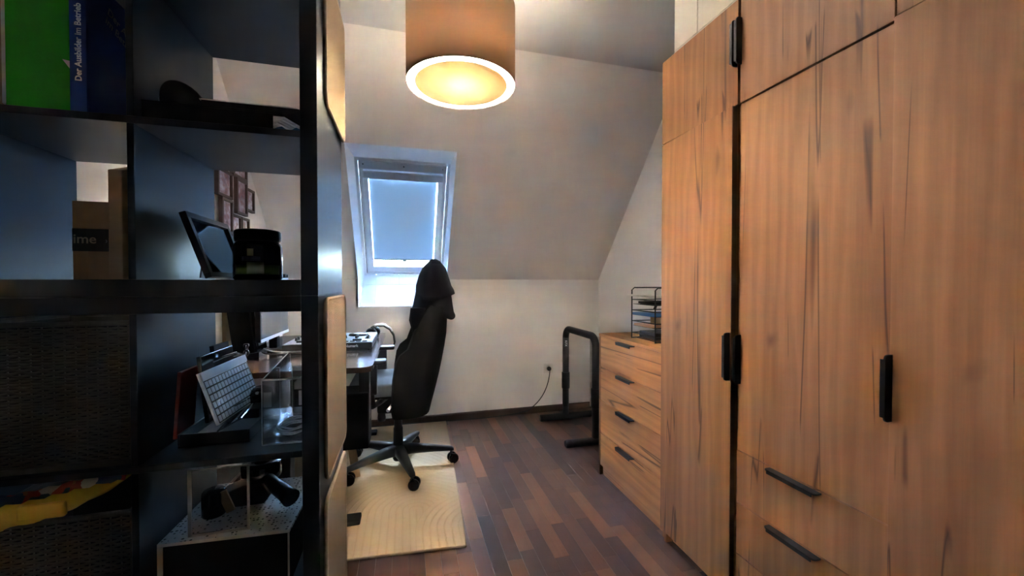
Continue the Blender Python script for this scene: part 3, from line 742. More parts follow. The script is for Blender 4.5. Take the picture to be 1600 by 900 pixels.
for i in range(7):
    for j_ in range(2):
        MB().lathe([(.0, .017), (.007, .017), (.009, 0)], (-.62 + i * .066, 2.60 + j_ * .05 + .012 * (i % 2), cz + .0445), 10).build('knob', M['black'], t)
for i in range(4): MB().box(-.60 + i * .1, -.55 + i * .1, 2.51, 2.535, cz + .0445, cz + .056, .002).build('fader', M['black'], t)
for i in range(4):
    for j_ in range(2): MB().box(-.345 + i * .034, -.319 + i * .034, 2.478 + j_ * .0, 2.50, cz + .0445, cz + .049, .001).build('pad_button', M['black'], t) if j_ == 0 else None
for i, px_ in enumerate((-.235, -.215)): MB().box(px_ - .006, px_ + .006, 2.60, 2.72, cz + .0445, cz + .047, .001).build('slider_slot', M['black'], t)
lettering('Numark', .021, M['white_ink'], t, frame_m((-.335, 2.4612, cz + .016), (1, 0, 0), (0, 0, 1)), bold=.0006)

t = thing('headphones', 'black headphones lying at the far right corner of the desk', 'headphones', (-.19, 3.02, DZ))
for k, (x_, y_) in enumerate(((-.235, 2.99), (-.215, 3.075))):
    e = MB().lathe([(0, 0), (.03, .0), (.038, .008), (.038, .022), (.028, .034), (.0, .036)], (x_, y_, DZ + .032), 20, axis=1).build('ear_cup', M['black'], t)
    MB().lathe([(.016, 0), (.026, -.006), (.034, .0), (.030, .01)], (x_, y_ - .002, DZ + .032), 20, axis=1).build('ear_pad', M['black_matte'], e)
pts = [(-.235, 3.0, DZ + .066), (-.20, 3.01, DZ + .086), (-.15, 3.02, DZ + .083), (-.108, 3.03, DZ + .055), (-.082, 3.04, DZ + .010), (-.075, 3.05, DZ - .045), (-.085, 3.06, DZ - .085)]
pts2 = []
for a, c, d_ in zip(pts, pts[1:], pts[2:] + [pts[-1]]):
    pts2 += [Vector(a), (Vector(a) + Vector(c)) / 2]
pts2.append(Vector(pts[-1]))
MB().tube(pts2, .013, 10, sq=.45).build('headband', M['black'], t)
MB().tube([p + Vector((.004, 0, .006)) for p in pts2[1:8]], .009, 8, sq=.4).build('band_trim', M['silver'], t)

# monitor
t = thing('monitor', 'black computer monitor with a grey screen seen obliquely on the desk', 'monitor', (-.74, 2.46, DZ))
mx = -.69
MB().box(mx - .025, mx, 2.225, 2.705, .85, 1.176, .004).build('casing', M['black'], t)
MB().box(mx + .0003, mx + .002, 2.237, 2.693, .868, 1.164).build('screen', M['screen'], t)
MB().box(mx + .0002, mx + .004, 2.226, 2.704, .8505, .866, .001).build('lower_bezel', M['silver'], t)
MB().box(mx + .0002, mx + .003, 2.226, 2.704, 1.1655, 1.1765, .001).build('upper_bezel', M['silver'], t)
MB().box(mx - .07, mx - .0255, 2.58, 2.63, DZ + .013, 1.0, .006).build('stand_neck', M['black'], t)
MB().box(mx - .16, mx + .02, 2.54, 2.68, DZ + .0005, DZ + .0125, .004).build('stand_foot', M['black'], t)
t = thing('webcam', 'tiny black webcam on top of the monitor', 'webcam', (mx, 2.64, 1.177))
MB().box(mx - .015, mx + .012, 2.61, 2.67, 1.1772, 1.199, .004).build('body', M['black'], t)
MB().lathe([(0, .004), (.006, .003), (.007, 0)], (mx + .0122, 2.64, 1.188), 14, axis=0).build('lens', M['black_gloss'], t)
# studio speaker tilted back
t = thing('studio_speaker', 'black speaker tilted back at the near end of the desk', 'speaker', (-.83, 2.44, DZ))
tl = math.radians(7)
def spk(mb, x0, x1, y0, y1, z0, z1, bev=.004):
    c = Vector((-.76, 0, DZ + .0258)); R = Matrix.Rotation(-tl, 3, 'Y'); p = c + R @ Vector(((x0 + x1) / 2, (y0 + y1) / 2, (z0 + z1) / 2)); 
    return mb.obox(p, R @ Vector((1, 0, 0)), (0, 1, 0), R @ Vector((0, 0, 1)), (x1 - x0) / 2, (y1 - y0) / 2, (z1 - z0) / 2, bev)
spk(MB(), -.100, 0, 2.36, 2.52, 0, .265).build('cabinet', M['black_matte'], t)
spk(MB(), .0003, .012, 2.362, 2.518, .002, .263, .003).build('front_baffle', M['black_gloss'], t)
sp_ = MB(); spk(sp_, .0125, .016, 2.385, 2.495, .03, .14, .0015); sp_.build('woofer', M['black'], t)
sp_ = MB(); spk(sp_, .0125, .016, 2.41, 2.47, .17, .23, .0015); sp_.build('tweeter', M['silver'], t)
MB().prism([(-.90, DZ + .0005), (-.745, DZ + .0005), (-.745, DZ + .024), (-.90, DZ + .0005 + .0015)], 1, 2.375, 2.505).build('wedge', M['black'], t)
o = MB().box(-.930, -.912, 2.42, 2.78, DZ + .001, DZ + .36, .002).build('cardboard_sheet', M['tan_card']); tag(o, 'tan cardboard sheet against the left wall behind the speaker', 'cardboard')
for k, (pts, m, lab) in enumerate((
    (bez((-.742, 2.44, DZ + .03), (-.66, 2.36, DZ + .004), (-.56, 2.46, DZ + .004), (-.44, 2.52, DZ + .008), 14), M['cable_grey'], 'grey cable on the desk running from the speaker to the controller'),
    (bez((-.738, 2.40, DZ + .018), (-.69, 2.30, DZ + .005), (-.60, 2.40, DZ + .009), (-.40, 2.44, DZ + .009), 14), M['black'], 'black cable lying across the desk near the speaker foot'))):
    o = MB().tube([p + Vector((0, 0, .004)) for p in pts], .0035, 7).build('cable', m); tag(o, lab, 'cable', 'desk cables')

# picture collage on the left wall
pc = thing('photo_collage', 'brown collage of small photo frames hung on the left wall', 'picture frame', (xl(2.55) + .001, 2.55, 1.6), -math.atan(.0443))
for y0, y1, z0, z1, d in ((2.36, 2.52, 1.60, 1.745, .0), (2.545, 2.68, 1.535, 1.735, .012), (2.675, 2.812, 1.575, 1.712, .0), (2.375, 2.495, 1.41, 1.592, .012), (2.51, 2.625, 1.38, 1.528, .0), (2.632, 2.735, 1.37, 1.528, .0), (2.53, 2.71, 1.742, 1.86, .0), (2.40, 2.52, 1.75, 1.88, .012)):
    y0 -= 2.55; y1 -= 2.55; z0 -= 1.6; z1 -= 1.6; w_ = .014
    b = MB(); b.box(d, d + .02, y0, y1, z0, z0 + w_, .001, 1).box(d, d + .02, y0, y1, z1 - w_, z1, .001, 1).box(d, d + .02, y0, y0 + w_, z0 + w_, z1 - w_, .001, 1).box(d, d + .02, y1 - w_, y1, z0 + w_, z1 - w_, .001, 1)
    fr_ = b.build('frame', M['frame_brown'], pc, world=False)
    MB().box(d + .002, d + .010, y0 + w_, y1 - w_, z0 + w_, z1 - w_).build('photo', M['photo'], fr_, world=False)

# ---------------------------------------------------------------- office chair
CX, CY = -.045, 2.575
t = thing('office_chair', 'black high-backed office chair on castors at the desk', 'chair', (CX, CY, 0))
RZ = .0095
MB().lathe([(0, .048), (.028, .048), (.034, .06), (.036, .13), (.030, .14), (.028, .25), (.024, .252), (.024, .33), (.03, .335), (.03, .36)], (CX, CY, 0), 24).build('gas_lift', M['black'], t)
for k in range(5):
    a = math.radians(-76 + 72 * k); u = Vector((math.cos(a), math.sin(a), 0)); s_ = Vector((-u.y, u.x, 0)); c0 = Vector((CX, CY, 0)); b = MB()
    rows = []
    for d_, zc_, hw, hh in ((.02, .112, .034, .034), (.10, .112, .030, .029), (.22, .104, .023, .021), (.33, .092, .017, .013), (.342, .088, .013, .008)):
        ring = []
        for q in range(10):
            th_ = q * 2 * PI / 10; cs, sn_ = math.cos(th_), math.sin(th_)
            ring.append(c0 + u * d_ + s_ * hw * math.copysign(abs(cs) ** .6, cs) + Vector((0, 0, zc_ + hh * math.copysign(abs(sn_) ** .6, sn_))))
        rows.append(ring)
    b.grid(rows, close=True, caps=True); b.build('base_arm', M['black'], t)
    w_ = c0 + u * .325; ca = a + (1.1, .35, 2.0, .6, 2.6)[k]; cd = Vector((math.cos(ca), math.sin(ca), 0)); wc = w_ + cd * .012
    zf = .0005 if wc.x > .29 else RZ
    cs_ = MB().tube([(w_.x, w_.y, .046 + zf), (w_.x, w_.y, .088)], .0075, 8)
    ax_ = Vector((-cd.y, cd.x, 0))
    R = .031
    cs_.tube([wc + ax_ * -.008 + Vector((0, 0, R + zf)), wc + ax_ * .008 + Vector((0, 0, R + zf))], .022, 14)
    cas = cs_.build('castor', M['black'], t)
    for sg in (-1, 1):
        p = [wc + ax_ * sg * q + Vector((0, 0, R + zf)) for q in (.009, .0105, .024, .028)]
        MB().tube(p, [R - .004, R, R, R - .007], 20).build('wheel', M['black_gloss'], cas)
SZ = .572
b = MB().box(CX - .27, CX + .05, CY - .225, CY + .235, SZ - .072, SZ, .030, 4); seat = b.build('seat', M['seat_fabric'], t, smooth=True)
MB().box(CX - .20, CX + .12, CY - .18, CY + .18, SZ - .095, SZ - .0725, .008).build('seat_pan', M['black'], t)
MB().box(CX - .12, CX + .14, CY - .075, CY + .075, .36, SZ - .0955, .02, 3).build('tilt_mechanism', M['black'], t)
MB().tube([(CX - .03, CY - .076, .45), (CX - .03, CY - .20, .452), (CX - .05, CY - .27, .44)], [.006, .006, .010], 8).build('lever', M['silver'], t)
MB().lathe([(0, 0), (.022, 0), (.024, .02), (.020, .055), (0, .058)], (CX - .095, CY - .05, .315), 14).build('tension_knob', M['black'], t)
# curved back shell: plan arc per level, wings forward
lv = [(.368, .128, .18, .225), (.374, .145, .205, .234), (.42, .156, .225, .238), (.50, .178, .245, .244), (.60, .203, .265, .248), (.69, .222, .27, .246), (.735, .230, .255, .245), (.77, .236, .215, .244), (.84, .247, .20, .236), (.93, .252, .165, .225), (1.00, .250, .12, .20), (1.03, .243, .08, .17), (1.045, .232, .05, .14)]
rows = []; N = 15; TH = .075
for z, xr_, wg, hw in lv:
    outer, inner = [], []
    for i in range(N):
        s_ = -1 + 2 * i / (N - 1); y_ = CY + hw * math.sin(s_ * PI / 2 * .98); x_ = xr_ - wg * (1 - math.sqrt(max(0, 1 - (abs(s_) ** 2.6) * .999)))
        outer.append(Vector((x_, y_, z)))
        tk = TH * (1 - .75 * abs(s_) ** 4); inner.append(Vector((x_ - tk, CY + (hw - .012) * math.sin(s_ * PI / 2 * .98), z)))
    rows.append(outer + inner[::-1])
b = MB(); b.grid(rows, close=True, caps=True); br = b.build('backrest', M['chair_fabric'], t)
MB().tube([(CX + .06, CY, .40), (CX + .11, CY, .405), (CX + .15, CY, .43)], [.028, .028, .024], 10, sq=1.5).build('back_support', M['black'], t)
MB().box(.205, .235, CY - .022, CY + .022, 1.02, 1.17, .006).build('headrest_post', M['black'], t)
b = MB(); rows = []
for z, hw, x0, x1 in ((1.10, .10, .165, .21), (1.12, .13, .145, .215), (1.18, .14, .13, .215), (1.235, .125, .135, .21), (1.255, .09, .155, .20)):
    rows.append([Vector(((x0 + x1) / 2 + (x1 - x0) / 2 * math.cos(q * 2 * PI / 14) - .02 * (math.sin(q * 2 * PI / 14) ** 4), CY + hw * math.sin(q * 2 * PI / 14), z)) for q in range(14)])
b.grid(rows, close=True, caps=True); b.build('headrest', M['chair_fabric'], t)
for y_, x_, z_ in ((CY - .265, -.205, .735), (CY + .235, -.175, .735)):
    ap = MB().box(x_ - .11, x_ + .105, y_ - .042, y_ + .042, z_ - .034, z_ - .009, .011, 3).build('armrest', M['black'], t, smooth=True)
    MB().box(x_ - .01, x_ + .055, y_ - .020, y_ + .020, z_ - .20, z_ - .0345, .008).build('arm_post', M['black'], ap)
    sg = -1 if y_ < CY else 1
    MB().tube([(x_ + .02, y_, z_ - .19), (x_ + .03, y_ - sg * .01, z_ - .27), (x_ + .06, y_ - sg * .06, .47), (x_ + .10, y_ - sg * .16, .47)], [.018, .018, .016, .014], 8).build('arm_bracket', M['black'], ap)

# coat thrown over the headrest
coat = thing('coat', 'black hooded jacket thrown over the top of the office chair', 'jacket', (.17, CY, .9))
rows = []; NR = 44
def coat_ring(z, x0, x1, hy, k, drop=None, fold=.06):
    ring = []; cx, hx = (x0 + x1) / 2, (x1 - x0) / 2
    for i in range(NR):
        a = i * 2 * PI / NR; f_ = 1 + fold * (math.sin(5 * a + .4) * .6 + math.sin(9 * a + 1.3 + k * .25) * .4) * min(1, k / 3)
        x_ = cx + hx * math.cos(a) * (1 + (f_ - 1) * .35); y_ = CY + hy * math.sin(a) * f_
        dz = drop(a) if drop else 0
        ring.append(Vector((x_, y_, z + dz)))
    return ring
for k, (z, x0, x1, hy) in enumerate(((1.299, .165, .187, .015), (1.290, .15, .205, .05), (1.27, .137, .224, .09), (1.235, .112, .240, .125), (1.195, .088, .254, .15), (1.14, .070, .270, .165))): rows.append(coat_ring(z, x0, x1, hy, k))
def hem(a): return .0
rows.append(coat_ring(1.08, .060, .282, .178, 6)); rows.append(coat_ring(1.02, .048, .290, .19, 7))
rows.append(coat_ring(.965, .036, .300, .20, 8, lambda a: .02 * math.sin(3 * a)))
rows.append(coat_ring(.905, .026, .309, .205, 9, lambda a: .012 * math.sin(4 * a + .5) + .035 * max(0, math.cos(a)) ** 3 + .03 * abs(math.sin(a)) ** 2))
b = MB(); b.grid(rows, close=True, thick=.006); b.bm.faces.ensure_lookup_table(); b.build('body', M['coat'], coat)
rows = []
for k, (z, x0, x1, hy) in enumerate(((1.285, .148, .21, .06), (1.24, .108, .246, .135), (1.19, .085, .262, .165), (1.13, .068, .280, .19), (1.085, .066, .296, .205), (1.062, .070, .302, .21))):
    rows.append(coat_ring(z, x0 - .004, x1 + .004, hy, k + 1, (lambda a: .018 * math.sin(2 * a + 2.2)) if k > 3 else None, .05))
b = MB(); b.grid(rows, close=True, thick=.004); b.build('hood', M['coat'], coat)
rows = []
for z, xc, hw, hy, yc in ((1.0, .075, .045, .05, CY - .17), (.93, .07, .044, .05, CY - .175), (.87, .072, .036, .045, CY - .18), (.82, .078, .030, .036, CY - .182), (.793, .084, .020, .024, CY - .183)):
    rows.append([Vector((xc + hw * math.cos(q * 2 * PI / 16) * (1 + .12 * math.sin(3 * q + z * 30)), yc + hy * math.sin(q * 2 * PI / 16), z)) for q in range(16)])
b = MB(); b.grid(rows, close=True, caps=True); b.build('sleeve', M['coat'], coat)

# ---------------------------------------------------------------- contents of the shelves
Z4 = 1.522                                                       # upper row
# green binder, slightly turned
t = thing('ring_binder', 'green card folder standing beside the blue book in the top left cell', 'folder', (-.76, 1.20, Z4))
u = Vector((.082, .037, 0)).normalized(); n_ = Vector((-u.y, u.x, 0)); z_ = Vector((0, 0, 1)); pA = Vector((-.806, 1.088, Z4))
def slab(mb, u0, u1, n0, n1, z0, z1, bev=.001): return mb.obox(pA + u * (u0 + u1) / 2 + n_ * (n0 + n1) / 2 + z_ * (z0 + z1) / 2, u, n_, z_, (u1 - u0) / 2, (n1 - n0) / 2, (z1 - z0) / 2, bev)
slab(MB(), 0, .104, .0, .003, .0005, .318).build('cover', M['green'], t)
slab(MB(), 0, .104, .0215, .0245, .0005, .318).build('cover', M['green'], t)
slab(MB(), .1045, .107, .0, .0245, .0005, .318).build('spine', M['green'], t)
slab(MB(), -.006, .104, .0035, .021, .004, .314, .0005).build('pages', M['paper'], t)
b = MB(); b.prism([(0, 0), (.024, 0), (.024, -.040), (.017, -.026)], 2, 0, .0006)
p_ = b.build('paper_slip', M['paper']); p_.data.transform(frame_m(pA + u * .081 + n_ * -.0024 + z_ * .122, u, z_)); tag(p_, 'torn white paper slip sticking out between the green folder and blue book', 'paper')
# blue book
BX0, BX1 = -.7065, -.676
t = thing('book', 'thick blue book with white spine lettering in the top left cell', 'book', (-.69, 1.25, Z4))
MB().box(BX0, BX1, 1.100, 1.104, Z4 + .0005, Z4 + .312, .001).build('spine', M['blue'], t)
MB().box(BX1 - .003, BX1, 1.1045, 1.32, Z4 + .0005, Z4 + .312, .0008).build('cover', M['blue'], t)
MB().box(BX0, BX0 + .003, 1.125, 1.32, Z4 + .0005, Z4 + .312, .0008).build('cover', M['blue'], t)
MB().box(BX0 + .0035, BX1 - .0035, 1.126, 1.312, Z4 + .004, Z4 + .308).build('pages', M['paper'], t)
lettering('Der Ausbilder im Betrieb', .0165, M['white_ink'], t, frame_m((-.6855, 1.0996, Z4 + .070), (0, 0, 1), (-1, 0, 0)), bold=.0004)
lettering('Der Ausbilder\nim Betrieb', .026, M['grey_ink'], t, frame_m((BX1 + .0003, 1.165, Z4 + .262), (0, .96, -.28), (0, .28, .96)))
o = MB().box(-.868, -.838, 1.11, 1.36, Z4 + .0005, Z4 + .315, .002).build('ring_binder', M['brown_card']); tag(o, 'brown binder left of the green folder in the top left cell', 'folder')

# flat black binder, cap and sheet in the top middle cell
t = thing('ring_binder', 'thick black ring binder lying flat in the upper cell right of the blue book', 'folder', (-.44, 1.22, Z4))
MB().prism([(-.578, 1.100), (-.310, 1.100), (-.285, 1.16), (-.285, 1.38), (-.578, 1.38)], 2, Z4 + .0005, Z4 + .004, bev=.001).build('cover', M['black_matte'], t)
MB().prism([(-.578, 1.100), (-.310, 1.100), (-.285, 1.16), (-.285, 1.38), (-.578, 1.38)], 2, Z4 + .040, Z4 + .044, bev=.001).build('cover', M['black_matte'], t)
MB().box(-.5775, -.311, 1.1005, 1.1045, Z4 + .0045, Z4 + .0395, .001).build('spine', M['black_matte'], t)
for k in range(5):
    MB().prism([(-.57, 1.11), (-.312 + .006 * k, 1.11), (-.275 + .004 * k, 1.18), (-.262 + .002 * k, 1.37), (-.57, 1.37)], 2, Z4 + .014 + k * .0050, Z4 + .0185 + k * .0050).build('page_block', M['paper'], t)
b = MB(); rows = [[Vector((-.315 + i * .0105, 1.112 + j * .04, Z4 + .006 + .010 * math.sin(i * .9 + j) ** 2 * (1 if i else .2))) for i in range(7)] for j in range(6)]
b.grid(rows, thick=.001); b.build('plastic_sleeve', M['blue_plastic'], t)
o = MB().box(-.462, -.252, 1.101, 1.33, Z4 + .0445, Z4 + .058, .002).build('notebook', M['black_matte']); tag(o, 'black notebook lying on the right half of the flat ring binder', 'notebook')
o = MB().box(-.466, -.258, 1.103, 1.30, Z4 + .0585, Z4 + .0610).build('paper_sheet', M['paper']); tag(o, 'single white sheet lying on the flat black ring binder', 'paper')
t = thing('cap', 'rounded black cap lying on the left half of the flat ring binder', 'cap', (-.52, 1.18, Z4 + .0445))
rows = []
for k in range(11):
    ph = k / 10 * PI / 2; r_ = max(.002, math.cos(ph) ** .8); zc_ = Z4 + .0447 + .078 * math.sin(ph)
    rows.append([Vector((-.522 - .018 * math.sin(ph) + .048 * r_ * math.cos(q * 2 * PI / 24), 1.185 + .072 * r_ * math.sin(q * 2 * PI / 24), zc_)) for q in range(24)])
b = MB(); b.grid(rows, close=True); b.build('crown', M['black_matte'], t)
b = MB(); b.grid([[Vector((-.548 + .046 * i / 10 + .0, 1.125 - .018 * math.sin(PI * i / 10) * s_, Z4 + .0455 + .010 * math.sin(PI * i / 10))) for i in range(11)] for s_ in (.0, 1.0)], thick=.002); b.build('brim', M['black_matte'], t)
MB().tube([(-.5715, 1.16, Z4 + .050), (-.5745, 1.165, Z4 + .075), (-.5700, 1.17, Z4 + .095)], .0020, 6).build('silver_strip', M['silver'], t)  # thin silver strip up the left of the crown

# cardboard box with a raised flap
Z3 = 1.1565
t = thing('cardboard_box', 'brown cardboard shipping box with dark printed tape in the left cell', 'box', (-.70, 1.28, Z3))
BB0, BB1, BY0, BY1, BT = -.757, -.682, 1.18, 1.37, Z3 + .186
MB().box(BB0, BB1, BY0, BY0 + .004, Z3 + .0005, BT, .0008).build('front_wall', M['brown_card'], t)
MB().box(BB0, BB1, BY1 - .004, BY1, Z3 + .0005, BT, .0008).build('back_wall', M['brown_card'], t)
MB().box(BB0, BB0 + .004, BY0 + .0045, BY1 - .0045, Z3 + .0005, BT, .0008).build('side_wall', M['brown_card'], t)
MB().box(BB0, BB1, BY0 + .0045, BY1 - .0045, BT - .0045, BT - .0005, .0008).build('top_flap', M['brown_card'], t)
MB().prism([(BY0 - .012, Z3 + .0005), (BY1, Z3 + .0005), (BY1, Z3 + .26), (BY0 + .06, Z3 + .288), (BY0 - .012, Z3 + .262)], 0, BB1 + .0005, BB1 + .028, bev=.003).build('raised_flap', M['brown_card'], t)
tp = MB().box(BB0 - .0006, BB1 - .0008, BY0 - .0008, BY0 - .0001, 1.224, 1.2775).build('tape', M['dark_tape'], t)
lettering('ime', .031, M['tape_ink'], tp, frame_m((BB0 + .001, BY0 - .0012, 1.243), (1, 0, 0), (0, 0, 1)), bold=.0003)
lettering('›', .016, M['grey_ink'], tp, frame_m((BB1 - .012, BY0 - .0012, 1.245), (1, 0, 0), (0, 0, 1)))

# leaning picture frame
t = thing('picture_frame', 'black picture frame leaning back beside the dark tub', 'picture frame', (-.48, 1.33, Z3))
p0 = Vector((-.497, 1.2, Z3 + .0012)); vv = Vector((-.058, 0, .170)); hgt = vv.length; vv.normalize(); yy = Vector((0, 1, 0)); nn = vv.cross(yy) * -1
if nn.x < 0: nn = -nn
def fbox(mb, a0, a1, v0, v1, d0, d1, bev=.001): return mb.obox(p0 + yy * (a0 + a1) / 2 + vv * (v0 + v1) / 2 + nn * (d0 + d1) / 2, yy, vv, nn, (a1 - a0) / 2, (v1 - v0) / 2, (d1 - d0) / 2, bev)
L_, w_ = .255, .016
b = MB(); fbox(b, 0, L_, .002, w_, 0, .016); fbox(b, 0, L_, hgt - w_, hgt, 0, .016); fbox(b, 0, w_, w_, hgt - w_, 0, .016); fbox(b, L_ - w_, L_, w_, hgt - w_, 0, .016); b.build('frame', M['black'], t)
b = MB(); fbox(b, w_, L_ - w_, w_, hgt - w_, .002, .004, 0); b.build('backing', M['black'], t)
b = MB(); fbox(b, w_ + .004, L_ - w_ - .004, w_ + .004, hgt - w_ - .004, .0045, .0055, 0); b.build('print', M['grey_print'], t)
b = MB(); fbox(b, w_, L_ - w_, w_, hgt - w_, .008, .0095, 0); b.build('pane', M['glass'], t)
b = MB(); b.obox((-.548, 1.33, Z3 + .068), (.12, 0, 1.0), (0, 1, 0), (1, 0, -.12), .062, .02, .002); b.build('easel_leg', M['black'], t)

# black tub
JX, JY = -.417, 1.33
t = thing('supplement_tub', 'round black plastic tub with screw lid beside the picture frame', 'tub', (JX, JY, Z3))
R = .0625
MB().lathe([(0, .0005), (R - .005, .0005), (R, .006), (R, .095), (R - .004, .106), (R - .012, .112), (R - .012, .12), (0, .12)], (JX, JY, Z3), 48).build('body', M['black_gloss'], t)
MB().lathe([(R - .0105, .1115), (R - .0045, .1125), (R - .0035, .118), (R - .0035, .141), (R - .008, .145), (0, .145)], (JX, JY, Z3), 48).build('lid', M['black'], t)
def band(name, m, a0, a1, z0, z1, dr=.0006):
    rows = [[Vector((JX + (R + dr) * math.cos(a), JY + (R + dr) * math.sin(a), z)) for a in [math.radians(a0 + (a1 - a0) * i / 16) for i in range(17)]] for z in (Z3 + z0, Z3 + z1)]
    b = MB(); b.grid(rows, thick=.0003); return b.build(name, m, t)
band('label_band', M['green_label'], 228, 345, .016, .043)
band('facts_label', M['pale_label'], 262, 300, .018, .050, .0012)
band('code_label', M['pale_label'], 263, 277, .068, .088, .0012)
for k in range(4): band('print_line', M['grey_ink'], 250, 292, .055 + .003 * k, .0556 + .003 * k, .0013)

# --- lower unit, row under the seam
Z2 = .7335
def weave_basket(z0, z1, label):
    t = thing('woven_basket', label, 'basket', (-.766, 1.26, z0), 0, 'woven baskets in the left cells')
    x0, x1, y0, y1 = -.928, -.606, 1.100, 1.43; th = .008
    MB().box(x0 + .003, x1 - .003, y0 + .003, y1 - .003, z0 + .0005, z0 + .012).build('base', M['wicker'], t)
    MB().box(x0 + .003, x0 + th, y0 + th, y1 - th, z0 + .0125, z1 - .012).build('side', M['wicker'], t)
    MB().box(x1 - th, x1 - .003, y0 + th, y1 - th, z0 + .0125, z1 - .012).build('side', M['wicker'], t)
    MB().box(x0 + .003, x1 - .003, y1 - th, y1 - .003, z0 + .0125, z1 - .012).build('back', M['wicker'], t)
    b = MB(); nst = 16; nr = int((z1 - z0 - .024) / .0062)
    for r_ in range(nr):
        z = z0 + .0125 + r_ * .0062; rows = []
        for dz in (.0002, .003, .0058):
            rows.append([Vector((x0 + .003 + (x1 - x0 - .006) * i / (nst * 4), y0 + .0045 - (.0022 * math.cos(PI * i / 4 + PI * r_) + (.0012 if dz == .003 else 0)) , z + dz + .0006 * math.sin(i * .8 + r_ * 2.3))) for i in range(nst * 4 + 1)])
        b.grid(rows)
    for i in range(nst + 1):
        x_ = x0 + .004 + (x1 - x0 - .008) * i / nst; b.tube([(x_, y0 + .0075, z0 + .0125), (x_, y0 + .0075, z1 - .012)], .0016, 5)
    w = b.build('weave', M['wicker'], t); w['kind'] = 'stuff'
    MB().box(x0 + .0085, x1 - .0085, y0 + .010, y0 + .013, z0 + .0125, z1 - .013).build('lining', M['black_matte'], t)  # added panel behind the weave, stops light showing through its gaps
    MB().box(x0, x1, y0 - .001, y0 + .010, z1 - .0118, z1, .004).build('rim', M['wicker'], t)
    MB().box(x0, x1, y1 - .010, y1, z1 - .0118, z1, .004).build('rim', M['wicker'], t)
    MB().box(x0, x0 + .010, y0 + .0105, y1 - .0105, z1 - .0118, z1, .004).build('rim', M['wicker'], t)
    MB().box(x1 - .010, x1, y0 + .0105, y1 - .0105, z1 - .0118, z1, .004).build('rim', M['wicker'], t)
    return t
weave_basket(Z2, 1.064, 'dark woven basket in the middle left cell of the lower shelf')
weave_basket(.385, .630, 'dark woven basket with yellow cloth on top in the bottom left cell')
# yellow cloth
t = thing('cushion', 'yellow fleece cushion with a patchwork top spilling over the lower basket', 'cushion', (-.76, 1.2, .66))
rows = []
for i in range(25):
    s_ = i / 24; x_ = -.925 + .316 * s_; zt_ = .681 + .026 * s_ - .006 * math.sin(s_ * 5); h_ = .064 * (1 - s_ ** 5) * (1 - .25 * s_) + .006
    yc = 1.110; ring = []
    for q in range(16):
        a = q * 2 * PI / 16; yv = yc + .018 * math.copysign(abs(math.cos(a)) ** .7, math.cos(a)) * (1 - .35 * s_ ** 6); zv = zt_ - h_ / 2 + h_ / 2 * math.copysign(abs(math.sin(a)) ** .7, math.sin(a)) * (1 + .10 * math.sin(i * 1.3))
        ring.append(Vector((x_, yv, zv)))
    rows.append(ring)
b = MB(); b.grid(rows, close=True, caps=True); cu = b.build('body', M['yellow'], t)
rows = []
for i in range(25):
    s_ = i / 24; x_ = -.925 + .313 * s_; zt_ = .681 + .026 * s_ - .006 * math.sin(s_ * 5)
    drop = .020 * max(0, 1 - s_ * 3.2) + .0030 * (1 + math.sin(i * 2.1)) 
    rows.append([Vector((x_, 1.0915 - .0022 + .0 + (0.006 if j else 0) * 1.0 * j, zt_ - drop * (1 - j) - .004 + .005 * j)) for j in (0, 1, 2)] + [Vector((x_, 1.114, zt_ + .003))])
b = MB(); b.grid(rows, thick=.0015); b.build('patchwork_top', M['patch'], t)
b = MB(); b.box(-.80, -.718, 1.084, 1.0965, .640, .672, .005, 3); b.build('hanging_tab', M['yellow'], t, smooth=True)

# black tray with keyboard and bits
t = thing('storage_tray', 'shallow black tray under the keyboard on the lower shelf', 'tray', (-.47, 1.31, Z2))
TX0, TX1, TY0, TY1, TZ = -.552, -.393, 1.178, 1.458, .768
MB().box(TX0, TX1, TY0, TY1, Z2 + .0005, Z2 + .005, .001).build('base', M['black'], t)
for a in ((TX0, TX0 + .004, TY0, TY1), (TX1 - .004, TX1, TY0, TY1), (TX0 + .0045, TX1 - .0045, TY0, TY0 + .004), (TX0 + .0045, TX1 - .0045, TY1 - .004, TY1)):
    MB().box(*a, Z2 + .0055, TZ, .001).build('wall', M['black'], t)
KT0, KT1, KB0 = Vector((-.492, 1.150, .925)), Vector((-.470, 1.372, .932)), Vector((-.452, 1.165, .806))
ku = (KT1 - KT0).normalized(); kv = (KB0 - KT0); kv = (kv - ku * kv.dot(ku)).normalized(); kn = kv.cross(ku)
if kn.x < 0: kn = -kn
KL, KW = (KT1 - KT0).length, .138
t = thing('keyboard', 'silver computer keyboard leaning upright in the black tray', 'keyboard', tuple((KT0 + KT1) / 2 + kv * .06))
def kb(mb, u0, u1, v0, v1, d0, d1, bev=.0008): return mb.obox(KT0 + ku * (u0 + u1) / 2 + kv * (v0 + v1) / 2 + kn * (d0 + d1) / 2, ku, kv, kn, (u1 - u0) / 2, (v1 - v0) / 2, (d1 - d0) / 2, bev)
b = MB(); kb(b, 0, KL, 0, KW, -.008, 0, .0015); b.build('case', M['silver'], t)
b = MB(); kb(b, 0, KL, .0, .020, .0002, .003, .001); b.build('top_bar', M['silver'], t)
b = MB()
for r_ in range(6):
    n_k = 14; off = (0, .0, .004, .006, .009, 0)[r_]
    for k in range(n_k):
        u0 = .005 + k * (KL - .010) / n_k; kb(b, u0 + .0008, u0 + (KL - .010) / n_k - .0036, .025 + r_ * .0185, .025 + r_ * .0185 + .0145, .0002, .0016, 0)
kk = b.build('keys', M['key'], t); kk['kind'] = 'stuff'
b = MB(); kb(b, .003, KL - .003, .0225, KW - .003, .00005, .0002, 0); b.build('key_well', M['dark_tape'], t)
